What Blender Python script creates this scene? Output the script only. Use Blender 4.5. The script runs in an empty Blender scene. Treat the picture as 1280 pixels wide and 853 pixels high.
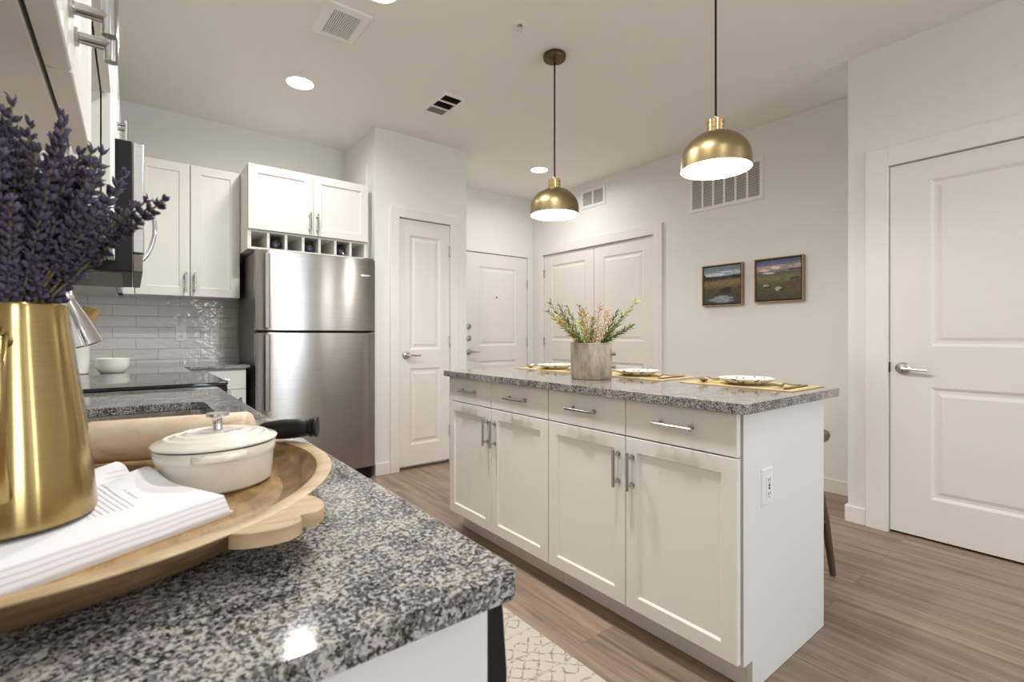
import bpy, bmesh, math, random
from math import sin, cos, pi, radians, sqrt
from mathutils import Vector, Matrix
from mathutils.geometry import tessellate_polygon

random.seed(7)
SC = bpy.context.scene
COL = SC.collection

# ---------------------------------------------------------------- camera, world, exposure
CAM_H = 1.106
cd = bpy.data.cameras.new('camera')
cam = bpy.data.objects.new('camera', cd)
COL.objects.link(cam)
cam.location = (0, 0, CAM_H)
cam.rotation_euler = (radians(90), 0, radians(-38.006))
cd.sensor_width = 36.0
cd.lens = 36.0 * 608.0 / 1280.0
cd.shift_y = -(426.5 - 419.17) / 1280.0
cd.clip_start = 0.02
cd.dof.use_dof = True; cd.dof.focus_distance = 2.4; cd.dof.aperture_fstop = 9.0
SC.camera = cam

SC.view_settings.view_transform = 'Standard'
SC.view_settings.look = 'None'
SC.view_settings.gamma = 1.0
SC.view_settings.use_curve_mapping = False
SC.view_settings.exposure = 0.6
SC.cycles.use_denoising = True
SC.cycles.max_bounces = 10
SC.cycles.diffuse_bounces = 6
SC.cycles.glossy_bounces = 5
SC.cycles.transparent_max_bounces = 8
SC.cycles.sample_clamp_indirect = 6.0
SC.cycles.caustics_reflective = False
SC.cycles.caustics_refractive = False

W = bpy.data.worlds.new('daylight'); SC.world = W; W.use_nodes = True
W.node_tree.nodes['Background'].inputs[0].default_value = (0.75, 0.87, 1.0, 1)
W.node_tree.nodes['Background'].inputs[1].default_value = 0.9

P_REAR, P_SIDE, P_CAN, P_BULB = 52.0, 18.0, 12.8, 8.0
C_DAY = (0.82, 0.91, 1.0); C_CAN = (0.985, 0.985, 0.965); C_BULB = (1.0, 0.98, 0.94)

def area_light(name, loc, rot, sx, sy, power, color, parent=None):
    l = bpy.data.lights.new(name, 'AREA'); l.shape = 'RECTANGLE'; l.size = sx; l.size_y = sy
    l.energy = power; l.color = color
    o = bpy.data.objects.new(name, l); COL.objects.link(o); o.location = loc; o.rotation_euler = rot
    if parent: o.parent = parent
    return o

REAR_Y = -4.2
WINDOWS = ((1.6, 2.75),)  # unseen rear window, placed to light the end panel and the refrigerator
for x0, x1 in WINDOWS:
    area_light('daylight', ((x0+x1)/2, REAR_Y-0.16, 1.5), (radians(90), 0, 0), x1-x0-.05, 1.7, P_REAR, C_DAY)
SIDE = ((-3.05, -2.55),)  # unseen side window, added for a bright streak on the refrigerator
for y0, y1 in SIDE:
    area_light('daylight', (3.36+0.16, (y0+y1)/2, 1.5), (radians(90), 0, radians(90)), y1-y0-.05, 1.7, P_SIDE, C_DAY)

# ---------------------------------------------------------------- helpers
def fr(o, ax, ay, az):
    o, ax, ay, az = Vector(o), Vector(ax), Vector(ay), Vector(az)
    return lambda p: o + ax*p[0] + ay*p[1] + az*p[2]
def face_negx(X): return fr((X,0,0),(0,1,0),(-1,0,0),(0,0,1))   # a = Y, n = -X
def face_posx(X): return fr((X,0,0),(0,1,0),(1,0,0),(0,0,1))    # a = Y, n = +X
def face_negy(Y): return fr((0,Y,0),(1,0,0),(0,-1,0),(0,0,1))   # a = X, n = -Y
def face_posy(Y): return fr((0,Y,0),(1,0,0),(0,1,0),(0,0,1))

def world_origin(o):
    v = Vector((0,0,0))
    while o is not None:
        v += o.location; o = o.parent
    return v

class MB:
    def __init__(s, T=None): s.v=[]; s.f=[]; s.mi=[]; s.T=T
    def add(s, vs, fs, mi=0):
        b=len(s.v)
        for p in vs: s.v.append(tuple(s.T(p)) if s.T else tuple(p))
        for f in fs: s.f.append([b+i for i in f]); s.mi.append(mi)
        return s
    def box(s, x0,x1,y0,y1,z0,z1, mi=0):
        return s.add([(x0,y0,z0),(x1,y0,z0),(x1,y1,z0),(x0,y1,z0),(x0,y0,z1),(x1,y0,z1),(x1,y1,z1),(x0,y1,z1)],
              [(0,3,2,1),(4,5,6,7),(0,1,5,4),(1,2,6,5),(2,3,7,6),(3,0,4,7)], mi)
    def loops(s, loops, cap0=True, cap1=True, closed=True, mi=0):
        n=len(loops[0]); vs=[p for l in loops for p in l]; fs=[]
        for i in range(len(loops)-1):
            for j in range(n if closed else n-1):
                k=(j+1)%n
                fs.append((i*n+j, i*n+k, (i+1)*n+k, (i+1)*n+j))
        if cap0: fs.append(tuple(reversed(range(n))))
        if cap1: fs.append(tuple((len(loops)-1)*n+j for j in range(n)))
        return s.add(vs, fs, mi)
    def tube(s, pts, r, seg=10, caps=True, mi=0, flat=1.0):
        pts=[Vector(p) for p in pts]; rs=r if isinstance(r,(list,tuple)) else [r]*len(pts)
        t=(pts[1]-pts[0]).normalized()
        up=Vector((0,0,1)) if abs(t.z)<.9 else Vector((1,0,0))
        n=t.cross(up).normalized(); L=[]
        for i,p in enumerate(pts):
            if i==0: t2=pts[1]-pts[0]
            elif i==len(pts)-1: t2=pts[-1]-pts[-2]
            else: t2=(pts[i+1]-pts[i]).normalized()+(pts[i]-pts[i-1]).normalized()
            t2.normalize(); n=(n-t2*n.dot(t2)).normalized(); b=t2.cross(n)
            L.append([p+n*(rs[i]*cos(2*pi*k/seg))+b*(rs[i]*flat*sin(2*pi*k/seg)) for k in range(seg)])
        return s.loops(L, caps, caps, mi=mi)
    def cyl(s, p0, p1, r, seg=16, r1=None, mi=0): return s.tube([p0,p1],[r, r if r1 is None else r1],seg,mi=mi)
    def lathe(s, prof, seg=40, c=(0,0,0), sx=1.0, sy=1.0, cap0=True, cap1=True, mi=0, rot=0.0):
        L=[]
        for r,z in prof:
            ring=[]
            for k in range(seg):
                a=2*pi*k/seg; x=r*sx*cos(a); y=r*sy*sin(a)
                ring.append((c[0]+x*cos(rot)-y*sin(rot), c[1]+x*sin(rot)+y*cos(rot), c[2]+z))
            L.append(ring)
        return s.loops(L, cap0, cap1, mi=mi)
    def disc_y(s, prof, a, z, seg=24, mi=0):      # lathe about the n axis of a face frame; prof of (radius, n)
        return s.loops([[(a+r*cos(2*pi*k/seg), n, z+r*sin(2*pi*k/seg)) for k in range(seg)] for r,n in prof], mi=mi)
    def prism(s, poly, z0, z1, mi=0):
        return s.loops([[(x,y,z0) for x,y in poly],[(x,y,z1) for x,y in poly]], mi=mi)
    def rings(s, a0,a1,z0,z1, prof, fill=True, mi=0):   # concentric rectangles: prof of (inset, n)
        L=[[(a0+i,n,z0+i),(a1-i,n,z0+i),(a1-i,n,z1-i),(a0+i,n,z1-i)] for i,n in prof]
        return s.loops(L, False, fill, mi=mi)
    def shaker(s, a0,a1,z0,z1, n0, t=.02, rail=.058, deep=.008):
        return s.rings(a0,a1,z0,z1,[(0.0,n0),(0,n0+t-.0015),(.0015,n0+t),(rail,n0+t),(rail+.006,n0+t-deep)])
    def moulded(s, a0,a1,z0,z1, n0, t, pa0,pa1, panels):
        # a flat slab whose front carries stacked moulded panels
        s.rings(a0,a1,z0,z1,[(0,n0),(0,n0+t)],False)
        zs=[z0]+[z for p in panels for z in p]+[z1]
        q=lambda A,B,Z0,Z1: s.add([(A,n0+t,Z0),(B,n0+t,Z0),(B,n0+t,Z1),(A,n0+t,Z1)],[(0,1,2,3)])
        [(q(a0,pa0,zs[i],zs[i+1]), q(pa1,a1,zs[i],zs[i+1])) for i in range(len(zs)-1)]
        for i in range(0,len(zs)-1,2): q(pa0,pa1,zs[i],zs[i+1])
        for p0,p1 in panels:
            s.rings(pa0,pa1,p0,p1,[(0,n0+t),(.016,n0+t-.009),(.03,n0+t-.009),(.048,n0+t-.003)])
        return s
    def build(s, name, m, parent=None, bevel=0.0, angle=35, seg=2, out=None):
        off = world_origin(parent) if parent else Vector((0,0,0))
        me=bpy.data.meshes.new(name)
        me.from_pydata([Vector(v)-off for v in s.v],[],s.f)
        for x in (m if isinstance(m,(list,tuple)) else [m]): me.materials.append(x)
        for p,i in zip(me.polygons,s.mi): p.material_index=i
        bm=bmesh.new(); bm.from_mesh(me)
        bmesh.ops.remove_doubles(bm, verts=bm.verts, dist=1e-6)
        bmesh.ops.recalc_face_normals(bm, faces=bm.faces)
        if out is not None:
            bad=[f for f in bm.faces if f.normal.dot(out)<-.05]
            if bad: bmesh.ops.reverse_faces(bm, faces=bad)
        bm.to_mesh(me); bm.free()
        me.polygons.foreach_set('use_smooth',[True]*len(me.polygons))
        me.set_sharp_from_angle(angle=radians(angle))
        o=bpy.data.objects.new(name,me); COL.objects.link(o)
        if parent: o.parent=parent
        if bevel:
            b=o.modifiers.new('bevel','BEVEL'); b.width=bevel; b.segments=seg; b.limit_method='ANGLE'; b.angle_limit=radians(50)
        return o

def thing(name, label, cat, loc=(0,0,0), group=None, rz=0):
    o=bpy.data.objects.new(name,None); COL.objects.link(o); o.empty_display_size=.05
    o.location=loc; o.rotation_euler=(0,0,rz); tag(o,label,cat,group); return o
def tag(o, label=None, cat=None, group=None, kind=None):
    if label: o['label']=label
    if cat: o['category']=cat
    if group: o['group']=group
    if kind: o['kind']=kind
    return o
def struct(o, label=None, cat=None): return tag(o,label,cat,kind='structure')
def dup(root, label=None, group=None, loc=None, rot=None):
    r=root.copy(); COL.objects.link(r)
    if label: r['label']=label
    if group: r['group']=group
    if loc is not None: r.location=loc
    if rot is not None: r.rotation_euler=rot
    for ch in list(root.children):
        c=ch.copy(); COL.objects.link(c); c.parent=r
        for g in list(ch.children):
            d=g.copy(); COL.objects.link(d); d.parent=c
    return r

# ---------------------------------------------------------------- materials
def srgb(r,g,b):
    f=lambda c: (c/255/12.92) if c/255<=.04045 else ((c/255+.055)/1.055)**2.4
    return (f(r),f(g),f(b),1)
class N:
    def __init__(s,name):
        s.m=bpy.data.materials.new(name); s.m.use_nodes=True; s.t=s.m.node_tree; s.b=s.t.nodes['Principled BSDF']
    def n(s,typ,**kw):
        x=s.t.nodes.new(typ)
        for k,v in kw.items():
            if k.startswith('i_'): x.inputs[int(k[2:]) if k[2:].isdigit() else k[2:].replace('_',' ')].default_value=v
            else: setattr(x,k,v)
        return x
    def l(s,a,b): s.t.links.new(a,b)
    def set(s,**kw):
        for k,v in kw.items(): s.b.inputs[k.replace('_',' ')].default_value=v
        return s
    def coord(s,kind='Object',scale=(1,1,1)):
        tc=s.n('ShaderNodeTexCoord'); mp=s.n('ShaderNodeMapping'); mp.inputs['Scale'].default_value=scale
        s.l(tc.outputs[kind],mp.inputs[0]); return mp.outputs[0]
    def noise(s,vec,scale,detail=4,rough=.55,dist=0):
        x=s.n('ShaderNodeTexNoise'); x.inputs['Scale'].default_value=scale; x.inputs['Detail'].default_value=detail
        x.inputs['Roughness'].default_value=rough; x.inputs['Distortion'].default_value=dist; s.l(vec,x.inputs['Vector']); return x
    def ramp(s,fac,stops,interp='LINEAR'):
        r=s.n('ShaderNodeValToRGB'); r.color_ramp.interpolation=interp; e=r.color_ramp.elements
        while len(e)<len(stops): e.new(.5)
        for x,(p,c) in zip(e,stops): x.position=p; x.color=c
        s.l(fac,r.inputs[0]); return r.outputs[0]
    def mix(s,fac,a,b,blend='MIX'):
        x=s.n('ShaderNodeMix',data_type='RGBA',blend_type=blend)
        for i,v in ((0,fac),(6,a),(7,b)):
            if hasattr(v,'links'): s.l(v,x.inputs[i])
            else: x.inputs[i].default_value=v
        return x.outputs[2]
    def math(s,op,a,b=0.0):
        x=s.n('ShaderNodeMath',operation=op)
        for i,v in ((0,a),(1,b)):
            if hasattr(v,'links'): s.l(v,x.inputs[i])
            else: x.inputs[i].default_value=v
        return x.outputs[0]
    def bump(s,h,strength=.2,dist=.002):
        x=s.n('ShaderNodeBump'); x.inputs['Strength'].default_value=strength; x.inputs['Distance'].default_value=dist
        s.l(h,x.inputs['Height']); s.l(x.outputs[0],s.b.inputs['Normal']); return x

def plain(name,c,rough=.5,metal=0.0,spec=.5,coat=0.0):
    k=N(name); k.set(Base_Color=c,Roughness=rough,Metallic=metal); k.b.inputs['Specular IOR Level'].default_value=spec
    if coat: k.b.inputs['Coat Weight'].default_value=coat; k.b.inputs['Coat Roughness'].default_value=.05
    v=k.coord(); x=k.noise(v,35,2)
    r=k.ramp(x.outputs[0],[(.0,(max(rough-.04,.0),)*3+(1,)),(1,(rough+.04,)*3+(1,))]); k.l(r,k.b.inputs['Roughness'])
    return k.m
def paint(name,c,rough=.75,tex=.12):
    k=N(name); k.set(Base_Color=c,Roughness=rough); k.b.inputs['Specular IOR Level'].default_value=.25
    x=k.noise(k.coord(),160,3); k.bump(x.outputs[0],tex,.001); return k.m

M={}
M['wall']=paint('wall_paint',srgb(231,229,225))
M['ceil']=paint('ceiling_paint',srgb(238,236,232),.85)
M['trim']=paint('trim_paint',srgb(232,229,223),.4,.03)
M['door']=paint('door_paint',srgb(230,226,220),.42,.05)
M['cab']=paint('cabinet_paint',srgb(231,228,222),.38,.02)
M['cabin']=paint('cabinet_interior',srgb(205,198,186),.6,.02)
M['endpanel']=paint('end_panel_laminate',srgb(228,228,226),.35,.02)
M['chrome']=plain('polished_chrome',(.70,.70,.71,1),.1,1)
M['pull']=plain('polished_nickel_pull',(.52,.51,.50,1),.16,1)
M['nickel']=plain('satin_nickel',(.55,.52,.48,1),.27,1)
M['black']=plain('black_plastic',(.010,.010,.011,1),.45,0,.22)
M['blackglass']=plain('black_glass',(.008,.008,.01,1),.05,0,.6)
M['white_plastic']=plain('white_plastic',srgb(236,234,229),.3)
M['ventback']=plain('vent_backing',srgb(128,124,119),.8)
M['dark']=plain('dark_void',(.015,.014,.013,1),.8)
M['greysteel']=plain('grey_painted_steel',srgb(112,106,98),.42,.2)
M['bronze']=plain('dark_bronze',(.11,.075,.04,1),.42,.85)
M['cord']=plain('black_cord',(.018,.013,.011,1),.85,0,.1)
M['enamel']=plain('cream_enamel',srgb(236,230,216),.16,0,.5,.5)
M['ceramic']=plain('white_ceramic',srgb(238,234,226),.22,0,.5,.3)
M['paper']=plain('paper',srgb(240,237,238),.8)
M['ink']=plain('grey_ink',srgb(218,215,218),.9,0,.1)
M['walnut']=plain('dark_walnut',srgb(82,66,54),.45)
M['lwood']=plain('oak_utensil_wood',srgb(196,160,100),.55)
M['stem']=plain('dry_lavender_stem',srgb(120,104,80),.8)
M['gstem']=plain('olive_stem',srgb(120,122,60),.7)

def emit(name,c,s):
    k=N(name); k.set(Base_Color=(.8,.8,.8,1)); k.b.inputs['Emission Color'].default_value=c; k.b.inputs['Emission Strength'].default_value=s; return k.m
M['lens']=emit('lamp_lens',(1,.95,.87,1),9.0)
M['bulb']=emit('lamp_bulb',(1,.93,.83,1),14.0)

def granite():
    k=N('speckled_granite'); v=k.coord()
    warp=k.noise(v,120,2); off=k.n('ShaderNodeVectorMath',operation='SCALE'); off.inputs['Scale'].default_value=.005
    k.l(warp.outputs['Color'],off.inputs[0]); ad=k.n('ShaderNodeVectorMath',operation='ADD'); k.l(v,ad.inputs[0]); k.l(off.outputs[0],ad.inputs[1]); p=ad.outputs[0]
    dens=k.noise(v,28,2); dn=k.math('MULTIPLY',k.math('SUBTRACT',dens.outputs[0],.5),.22)
    mid=k.noise(p,205,2.5,.6); drk=k.noise(p,285,2.5,.65); fine=k.noise(v,700,2,.6)
    base=k.ramp(fine.outputs[0],[(.35,srgb(164,159,153)),(.65,srgb(198,193,187))])
    m1=k.ramp(k.math('ADD',mid.outputs[0],dn),[(.46,(0,0,0,1)),(.54,(1,1,1,1))])
    c=k.mix(m1,base,k.ramp(fine.outputs[0],[(.4,srgb(88,87,87)),(.6,srgb(128,125,122))]))
    m2=k.ramp(k.math('ADD',drk.outputs[0],dn),[(.525,(0,0,0,1)),(.57,(1,1,1,1))])
    c=k.mix(m2,c,k.ramp(fine.outputs[0],[(.4,srgb(20,20,23)),(.65,srgb(54,53,55))]))
    k.l(c,k.b.inputs['Base Color']); k.set(Roughness=.085); k.b.inputs['Specular IOR Level'].default_value=.5
    return k.m
M['granite']=granite()

def floorwood():
    k=N('plank_floor'); tc=k.n('ShaderNodeTexCoord'); sp=k.n('ShaderNodeSeparateXYZ'); k.l(tc.outputs['Object'],sp.inputs[0])
    cb=k.n('ShaderNodeCombineXYZ'); k.l(sp.outputs[1],cb.inputs[0]); k.l(sp.outputs[0],cb.inputs[1])
    br=k.n('ShaderNodeTexBrick',offset=.37,offset_frequency=2)
    for a,b in (('Scale',1.0),('Mortar Size',.0012),('Mortar Smooth',.3),('Bias',0),('Brick Width',1.22),('Row Height',.18)): br.inputs[a].default_value=b
    br.inputs['Color1'].default_value=(.2,.2,.2,1); br.inputs['Color2'].default_value=(.8,.8,.8,1); br.inputs['Mortar'].default_value=(0,0,0,1)
    k.l(cb.outputs[0],br.inputs['Vector'])
    mp=k.n('ShaderNodeMapping'); mp.inputs['Scale'].default_value=(1.1,16,1); k.l(cb.outputs[0],mp.inputs[0])
    ofs=k.n('ShaderNodeVectorMath',operation='ADD'); k.l(mp.outputs[0],ofs.inputs[0])
    so=k.n('ShaderNodeVectorMath',operation='SCALE'); so.inputs['Scale'].default_value=7; k.l(br.outputs['Color'],so.inputs[0]); k.l(so.outputs[0],ofs.inputs[1])
    g=k.noise(ofs.outputs[0],1.6,6,.62,.6)
    c=k.ramp(g.outputs[0],[(.25,srgb(102,86,73)),(.45,srgb(140,120,103)),(.58,srgb(157,136,118)),(.8,srgb(178,157,139))])
    pl=k.ramp(br.outputs['Color'],[(0,(.55,.55,.55,1)),(.2,(.86,.86,.86,1)),(.8,(1.04,1.03,1.02,1))])
    k.l(k.mix(1.0,c,pl,'MULTIPLY'),k.b.inputs['Base Color']); k.set(Roughness=.42)
    k.bump(g.outputs[0],.08,.001); return k.m
M['floor']=floorwood()

def brushed(name,c1,c2,rough,aniso,vec,scale,rotation=0.0,axis='Z',bumpk=0.02):
    k=N(name); v=k.coord('Object',vec); x=k.noise(v,scale,4,.6)
    k.l(k.ramp(x.outputs[0],[(.3,c1),(.7,c2)]),k.b.inputs['Base Color'])
    k.set(Metallic=1.0,Roughness=rough,Anisotropic=aniso,Anisotropic_Rotation=rotation)
    tg=k.n('ShaderNodeTangent',direction_type='RADIAL',axis=axis); k.l(tg.outputs[0],k.b.inputs['Tangent'])
    if bumpk: k.bump(x.outputs[0],bumpk,.001)
    return k.m
M['steel']=brushed('brushed_steel',(.34,.32,.30,1),(.40,.38,.36,1),.24,.9,(2,2,260),1.0,0.25)
M['brass']=brushed('brushed_brass',(.37,.27,.11,1),(.42,.31,.135,1),.19,.85,(1,1,240),1.0,0.25)
M['steel_plain']=brushed('satin_steel',(.50,.50,.50,1),(.56,.56,.56,1),.38,0.0,(2,2,200),1.0,0)
M['shade_brass']=brushed('aged_brass',(.27,.205,.105,1),(.34,.26,.14,1),.36,.2,(8,8,8),1.0,0,bumpk=0)
M['brightbrass']=plain('polished_brass',(.75,.55,.28,1),.18,1)
M['shade_white']=plain('shade_lining_white',srgb(245,242,235),.5)
M['cutlery']=plain('champagne_cutlery',(.50,.40,.27,1),.3,1)

def wood(name,stops,vec,scale,rough=.5,dist=1.2):
    k=N(name); v=k.coord('Object',vec); x=k.noise(v,scale,5,.6,dist)
    k.l(k.ramp(x.outputs[0],stops),k.b.inputs['Base Color']); k.set(Roughness=rough); k.bump(x.outputs[0],.08,.001); return k.m
M['mango']=wood('mango_wood',[(.25,srgb(80,60,38)),(.45,srgb(122,95,62)),(.58,srgb(146,117,80)),(.78,srgb(172,142,102))],(9,9,60),1.0,.42)
M['mango_floor']=wood('mango_wood_floor',[(.25,srgb(92,68,36)),(.45,srgb(138,105,60)),(.6,srgb(170,136,86)),(.78,srgb(190,158,110))],(30,7,30),1.0,.36)
M['mango_rim']=wood('mango_wood_pale',[(.3,srgb(160,132,98)),(.5,srgb(188,161,126)),(.75,srgb(206,182,150))],(9,30,30),1.0,.5)
M['maple']=wood('maple_wood',[(.28,srgb(188,164,134)),(.45,srgb(214,193,165)),(.75,srgb(228,210,184))],(5,40,40),1.0,.5,.8)
M['oakframe']=wood('oak_frame',[(.3,srgb(140,114,82)),(.7,srgb(172,144,108))],(30,6,6),1.0,.5)

def tiles():
    k=N('glazed_tile'); tc=k.n('ShaderNodeTexCoord'); sp=k.n('ShaderNodeSeparateXYZ'); k.l(tc.outputs['Object'],sp.inputs[0])
    cb=k.n('ShaderNodeCombineXYZ'); k.l(k.math('ADD',sp.outputs[0],sp.outputs[1]),cb.inputs[0]); k.l(sp.outputs[2],cb.inputs[1])
    br=k.n('ShaderNodeTexBrick',offset=.5)
    for a,b in (('Scale',1.0),('Mortar Size',.0022),('Mortar Smooth',.25),('Bias',0),('Brick Width',.256),('Row Height',.0775)): br.inputs[a].default_value=b
    br.inputs['Color1'].default_value=srgb(228,225,217); br.inputs['Color2'].default_value=srgb(235,232,225); br.inputs['Mortar'].default_value=srgb(196,192,184)
    k.l(cb.outputs[0],br.inputs['Vector']); k.l(br.outputs['Color'],k.b.inputs['Base Color']); k.set(Roughness=.1)
    x=k.noise(k.coord('Object',(1,1,2.2)),13,2); h=k.math('SUBTRACT',k.math('MULTIPLY',x.outputs[0],2.2),br.outputs['Fac'])
    k.bump(h,.85,.003); return k.m
M['tile']=tiles()

def galv():
    k=N('weathered_galvanised_metal'); v=k.coord('Object',(1,1,.45)); x=k.noise(v,26,4,.6)
    c=k.ramp(x.outputs[0],[(.3,srgb(132,120,102)),(.55,srgb(176,165,146)),(.75,srgb(204,194,176))])
    k.l(c,k.b.inputs['Base Color']); k.set(Metallic=.2,Roughness=.45); return k.m
M['galv']=galv()
def varied(name,a,b,rough=.75,scale=140):
    k=N(name); v=k.coord(); x=k.noise(v,scale,2); oi=k.n('ShaderNodeObjectInfo')
    f=k.math('ADD',k.math('MULTIPLY',x.outputs[0],.75),k.math('MULTIPLY',oi.outputs['Random'],.25))
    k.l(k.ramp(f,[(.3,a),(.7,b)]),k.b.inputs['Base Color']); k.set(Roughness=rough); return k.m
M['lav']=varied('dried_lavender_flower',srgb(26,24,34),srgb(102,94,116),.85,230)
M['leaf']=varied('olive_leaf',srgb(104,114,38),srgb(192,196,96),.5,40)
M['dleaf']=varied('dark_leaf',srgb(66,80,44),srgb(132,144,78),.5,40)
M['ochre']=varied('ochre_seed',srgb(176,122,62),srgb(224,182,120),.7,120)

def rugm():
    k=N('woven_rug'); v=k.coord('Object'); nz=k.noise(v,30,3); off=k.n('ShaderNodeVectorMath',operation='SCALE'); off.inputs['Scale'].default_value=.03
    k.l(nz.outputs['Color'],off.inputs[0]); ad=k.n('ShaderNodeVectorMath',operation='ADD'); k.l(v,ad.inputs[0]); k.l(off.outputs[0],ad.inputs[1])
    sp=k.n('ShaderNodeSeparateXYZ'); k.l(ad.outputs[0],sp.inputs[0])
    def stripe(val,freq,width):
        f=k.math('FRACT',k.math('MULTIPLY',val,freq)); return k.math('LESS_THAN',k.math('ABSOLUTE',k.math('SUBTRACT',f,.5)),width)
    d1=k.math('ADD',sp.outputs[0],sp.outputs[1]); d2=k.math('SUBTRACT',sp.outputs[0],sp.outputs[1])
    lat=k.math('MAXIMUM',stripe(d1,16,.07),stripe(d2,16,.07))
    bands=k.math('LESS_THAN',k.math('ABSOLUTE',k.math('SUBTRACT',k.math('FRACT',k.math('MULTIPLY',sp.outputs[1],3.2)),.5)),.11)
    bl=stripe(sp.outputs[1],9.6,.05)
    pat=k.math('MAXIMUM',k.math('MULTIPLY',lat,k.math('SUBTRACT',1.0,bands)),k.math('MULTIPLY',bl,.8))
    wear=k.noise(v,60,3); m=k.math('MULTIPLY',pat,k.ramp(wear.outputs[0],[(.35,(0,0,0,1)),(.6,(1,1,1,1))]))
    weave=k.noise(k.coord('Object',(1,1,1)),420,1)
    k.l(k.mix(k.math('MULTIPLY',m,.75),srgb(196,188,174),srgb(122,110,98)),k.b.inputs['Base Color']); k.set(Roughness=.95)
    k.bump(weave.outputs[0],.6,.002); return k.m
M['rug']=rugm()
def matm():
    k=N('woven_gold_placemat'); v=k.coord(); a=k.n('ShaderNodeTexWave',wave_type='BANDS',bands_direction='X'); b=k.n('ShaderNodeTexWave',wave_type='BANDS',bands_direction='Y')
    for w in (a,b): w.inputs['Scale'].default_value=90; k.l(v,w.inputs[0])
    f=k.math('MULTIPLY',a.outputs[1],b.outputs[1]); k.l(k.ramp(f,[(0,srgb(182,158,110)),(1,srgb(206,184,138))]),k.b.inputs['Base Color']); k.set(Roughness=.6); k.bump(f,.4,.001); return k.m
M['placemat']=matm()
def platem():
    k=N('patterned_plate'); v=k.coord(); x=k.noise(v,48,1)
    k.l(k.ramp(x.outputs[0],[(.0,srgb(222,216,204)),(.6,srgb(222,216,204)),(.64,srgb(96,96,66))]),k.b.inputs['Base Color']); k.set(Roughness=.25); return k.m
M['plate']=platem()

def painting(name,stops,z0,z1,amp,spots):
    k=N(name); tc=k.n('ShaderNodeTexCoord'); sp=k.n('ShaderNodeSeparateXYZ'); k.l(tc.outputs['Object'],sp.inputs[0])
    mp=k.n('ShaderNodeMapping'); mp.inputs['Scale'].default_value=(1,.55,1.7); k.l(tc.outputs['Object'],mp.inputs[0])
    x=k.noise(mp.outputs[0],16,5,.65,.8); nz=k.math('SUBTRACT',x.outputs[0],.5)
    h=k.math('ADD',k.math('DIVIDE',k.math('SUBTRACT',sp.outputs[2],z0),z1-z0),k.math('MULTIPLY',nz,amp))
    c=k.ramp(h,stops)
    for (y,z,ry,rz,col) in spots:      # painted shapes: clouds, pools, rocks, trees
        dy=k.math('DIVIDE',k.math('SUBTRACT',sp.outputs[1],y),ry); dz=k.math('DIVIDE',k.math('SUBTRACT',sp.outputs[2],z),rz)
        d=k.math('ADD',k.math('ADD',k.math('MULTIPLY',dy,dy),k.math('MULTIPLY',dz,dz)),k.math('MULTIPLY',nz,2.4))
        c=k.mix(k.ramp(d,[(.55,(1,1,1,1)),(1.0,(0,0,0,1))]),c,col)
    y=k.noise(mp.outputs[0],70,4,.7)
    d=k.ramp(y.outputs[0],[(.32,(.5,.5,.52,1)),(.52,(.95,.95,.95,1)),(.7,(1.45,1.4,1.3,1))])
    k.l(k.mix(.85,c,d,'MULTIPLY'),k.b.inputs['Base Color']); k.set(Roughness=.5); k.bump(y.outputs[0],.25,.002); return k.m
D_=srgb(30,30,30)
M['art_marsh']=painting('painted_marsh',[(0,srgb(60,60,50)),(.2,srgb(58,56,34)),(.4,srgb(84,74,40)),(.55,srgb(136,116,66)),(.63,srgb(110,90,54)),(.66,srgb(38,38,40)),(.73,srgb(50,54,60)),(.77,srgb(168,180,188)),(.88,srgb(124,142,148)),(1,srgb(108,128,134))],-.155,.155,.16,
  [(.01,-.118,.12,.032,srgb(140,150,158)),(-.04,-.05,.07,.03,srgb(38,38,26)),(.06,.085,.10,.014,srgb(206,212,214)),(-.06,.105,.08,.01,srgb(190,200,206)),(.15,.06,.012,.035,D_),(.12,.055,.010,.025,D_),(.09,.05,.01,.022,D_),(.055,.05,.01,.024,D_),(-.12,.065,.04,.02,D_),(.10,-.09,.05,.03,srgb(70,66,40))])
M['art_hills']=painting('painted_hills',[(0,srgb(64,50,36)),(.2,srgb(74,68,40)),(.4,srgb(80,84,44)),(.55,srgb(116,110,58)),(.63,srgb(96,88,62)),(.68,srgb(84,88,94)),(.74,srgb(128,118,126)),(.82,srgb(190,160,152)),(.88,srgb(112,116,140)),(1,srgb(66,76,108))],-.15,.15,.14,
  [(.07,.052,.055,.008,srgb(206,206,206)),(.09,-.045,.022,.016,srgb(170,164,138)),(.0,-.07,.024,.018,srgb(176,168,146)),(.075,-.055,.04,.008,srgb(40,44,28)),(-.03,-.078,.03,.008,srgb(40,42,28)),(-.10,.0,.02,.016,srgb(60,56,50)),(-.135,.0,.02,.02,srgb(66,60,56)),(-.10,-.06,.06,.05,srgb(88,64,44)),(.02,.09,.04,.014,srgb(224,196,182)),(.10,.075,.05,.012,srgb(210,190,184)),(-.12,.07,.06,.008,srgb(60,58,66))])

gl=N('window_glass'); gl.t.nodes.remove(gl.b); o_=gl.t.nodes['Material Output']
tr_=gl.n('ShaderNodeBsdfTransparent'); gs_=gl.n('ShaderNodeBsdfGlossy'); gs_.inputs['Roughness'].default_value=.02
mx_=gl.n('ShaderNodeMixShader'); mx_.inputs[0].default_value=.06; gl.l(tr_.outputs[0],mx_.inputs[1]); gl.l(gs_.outputs[0],mx_.inputs[2]); gl.l(mx_.outputs[0],o_.inputs[0])
M['glass']=gl.m
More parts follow.
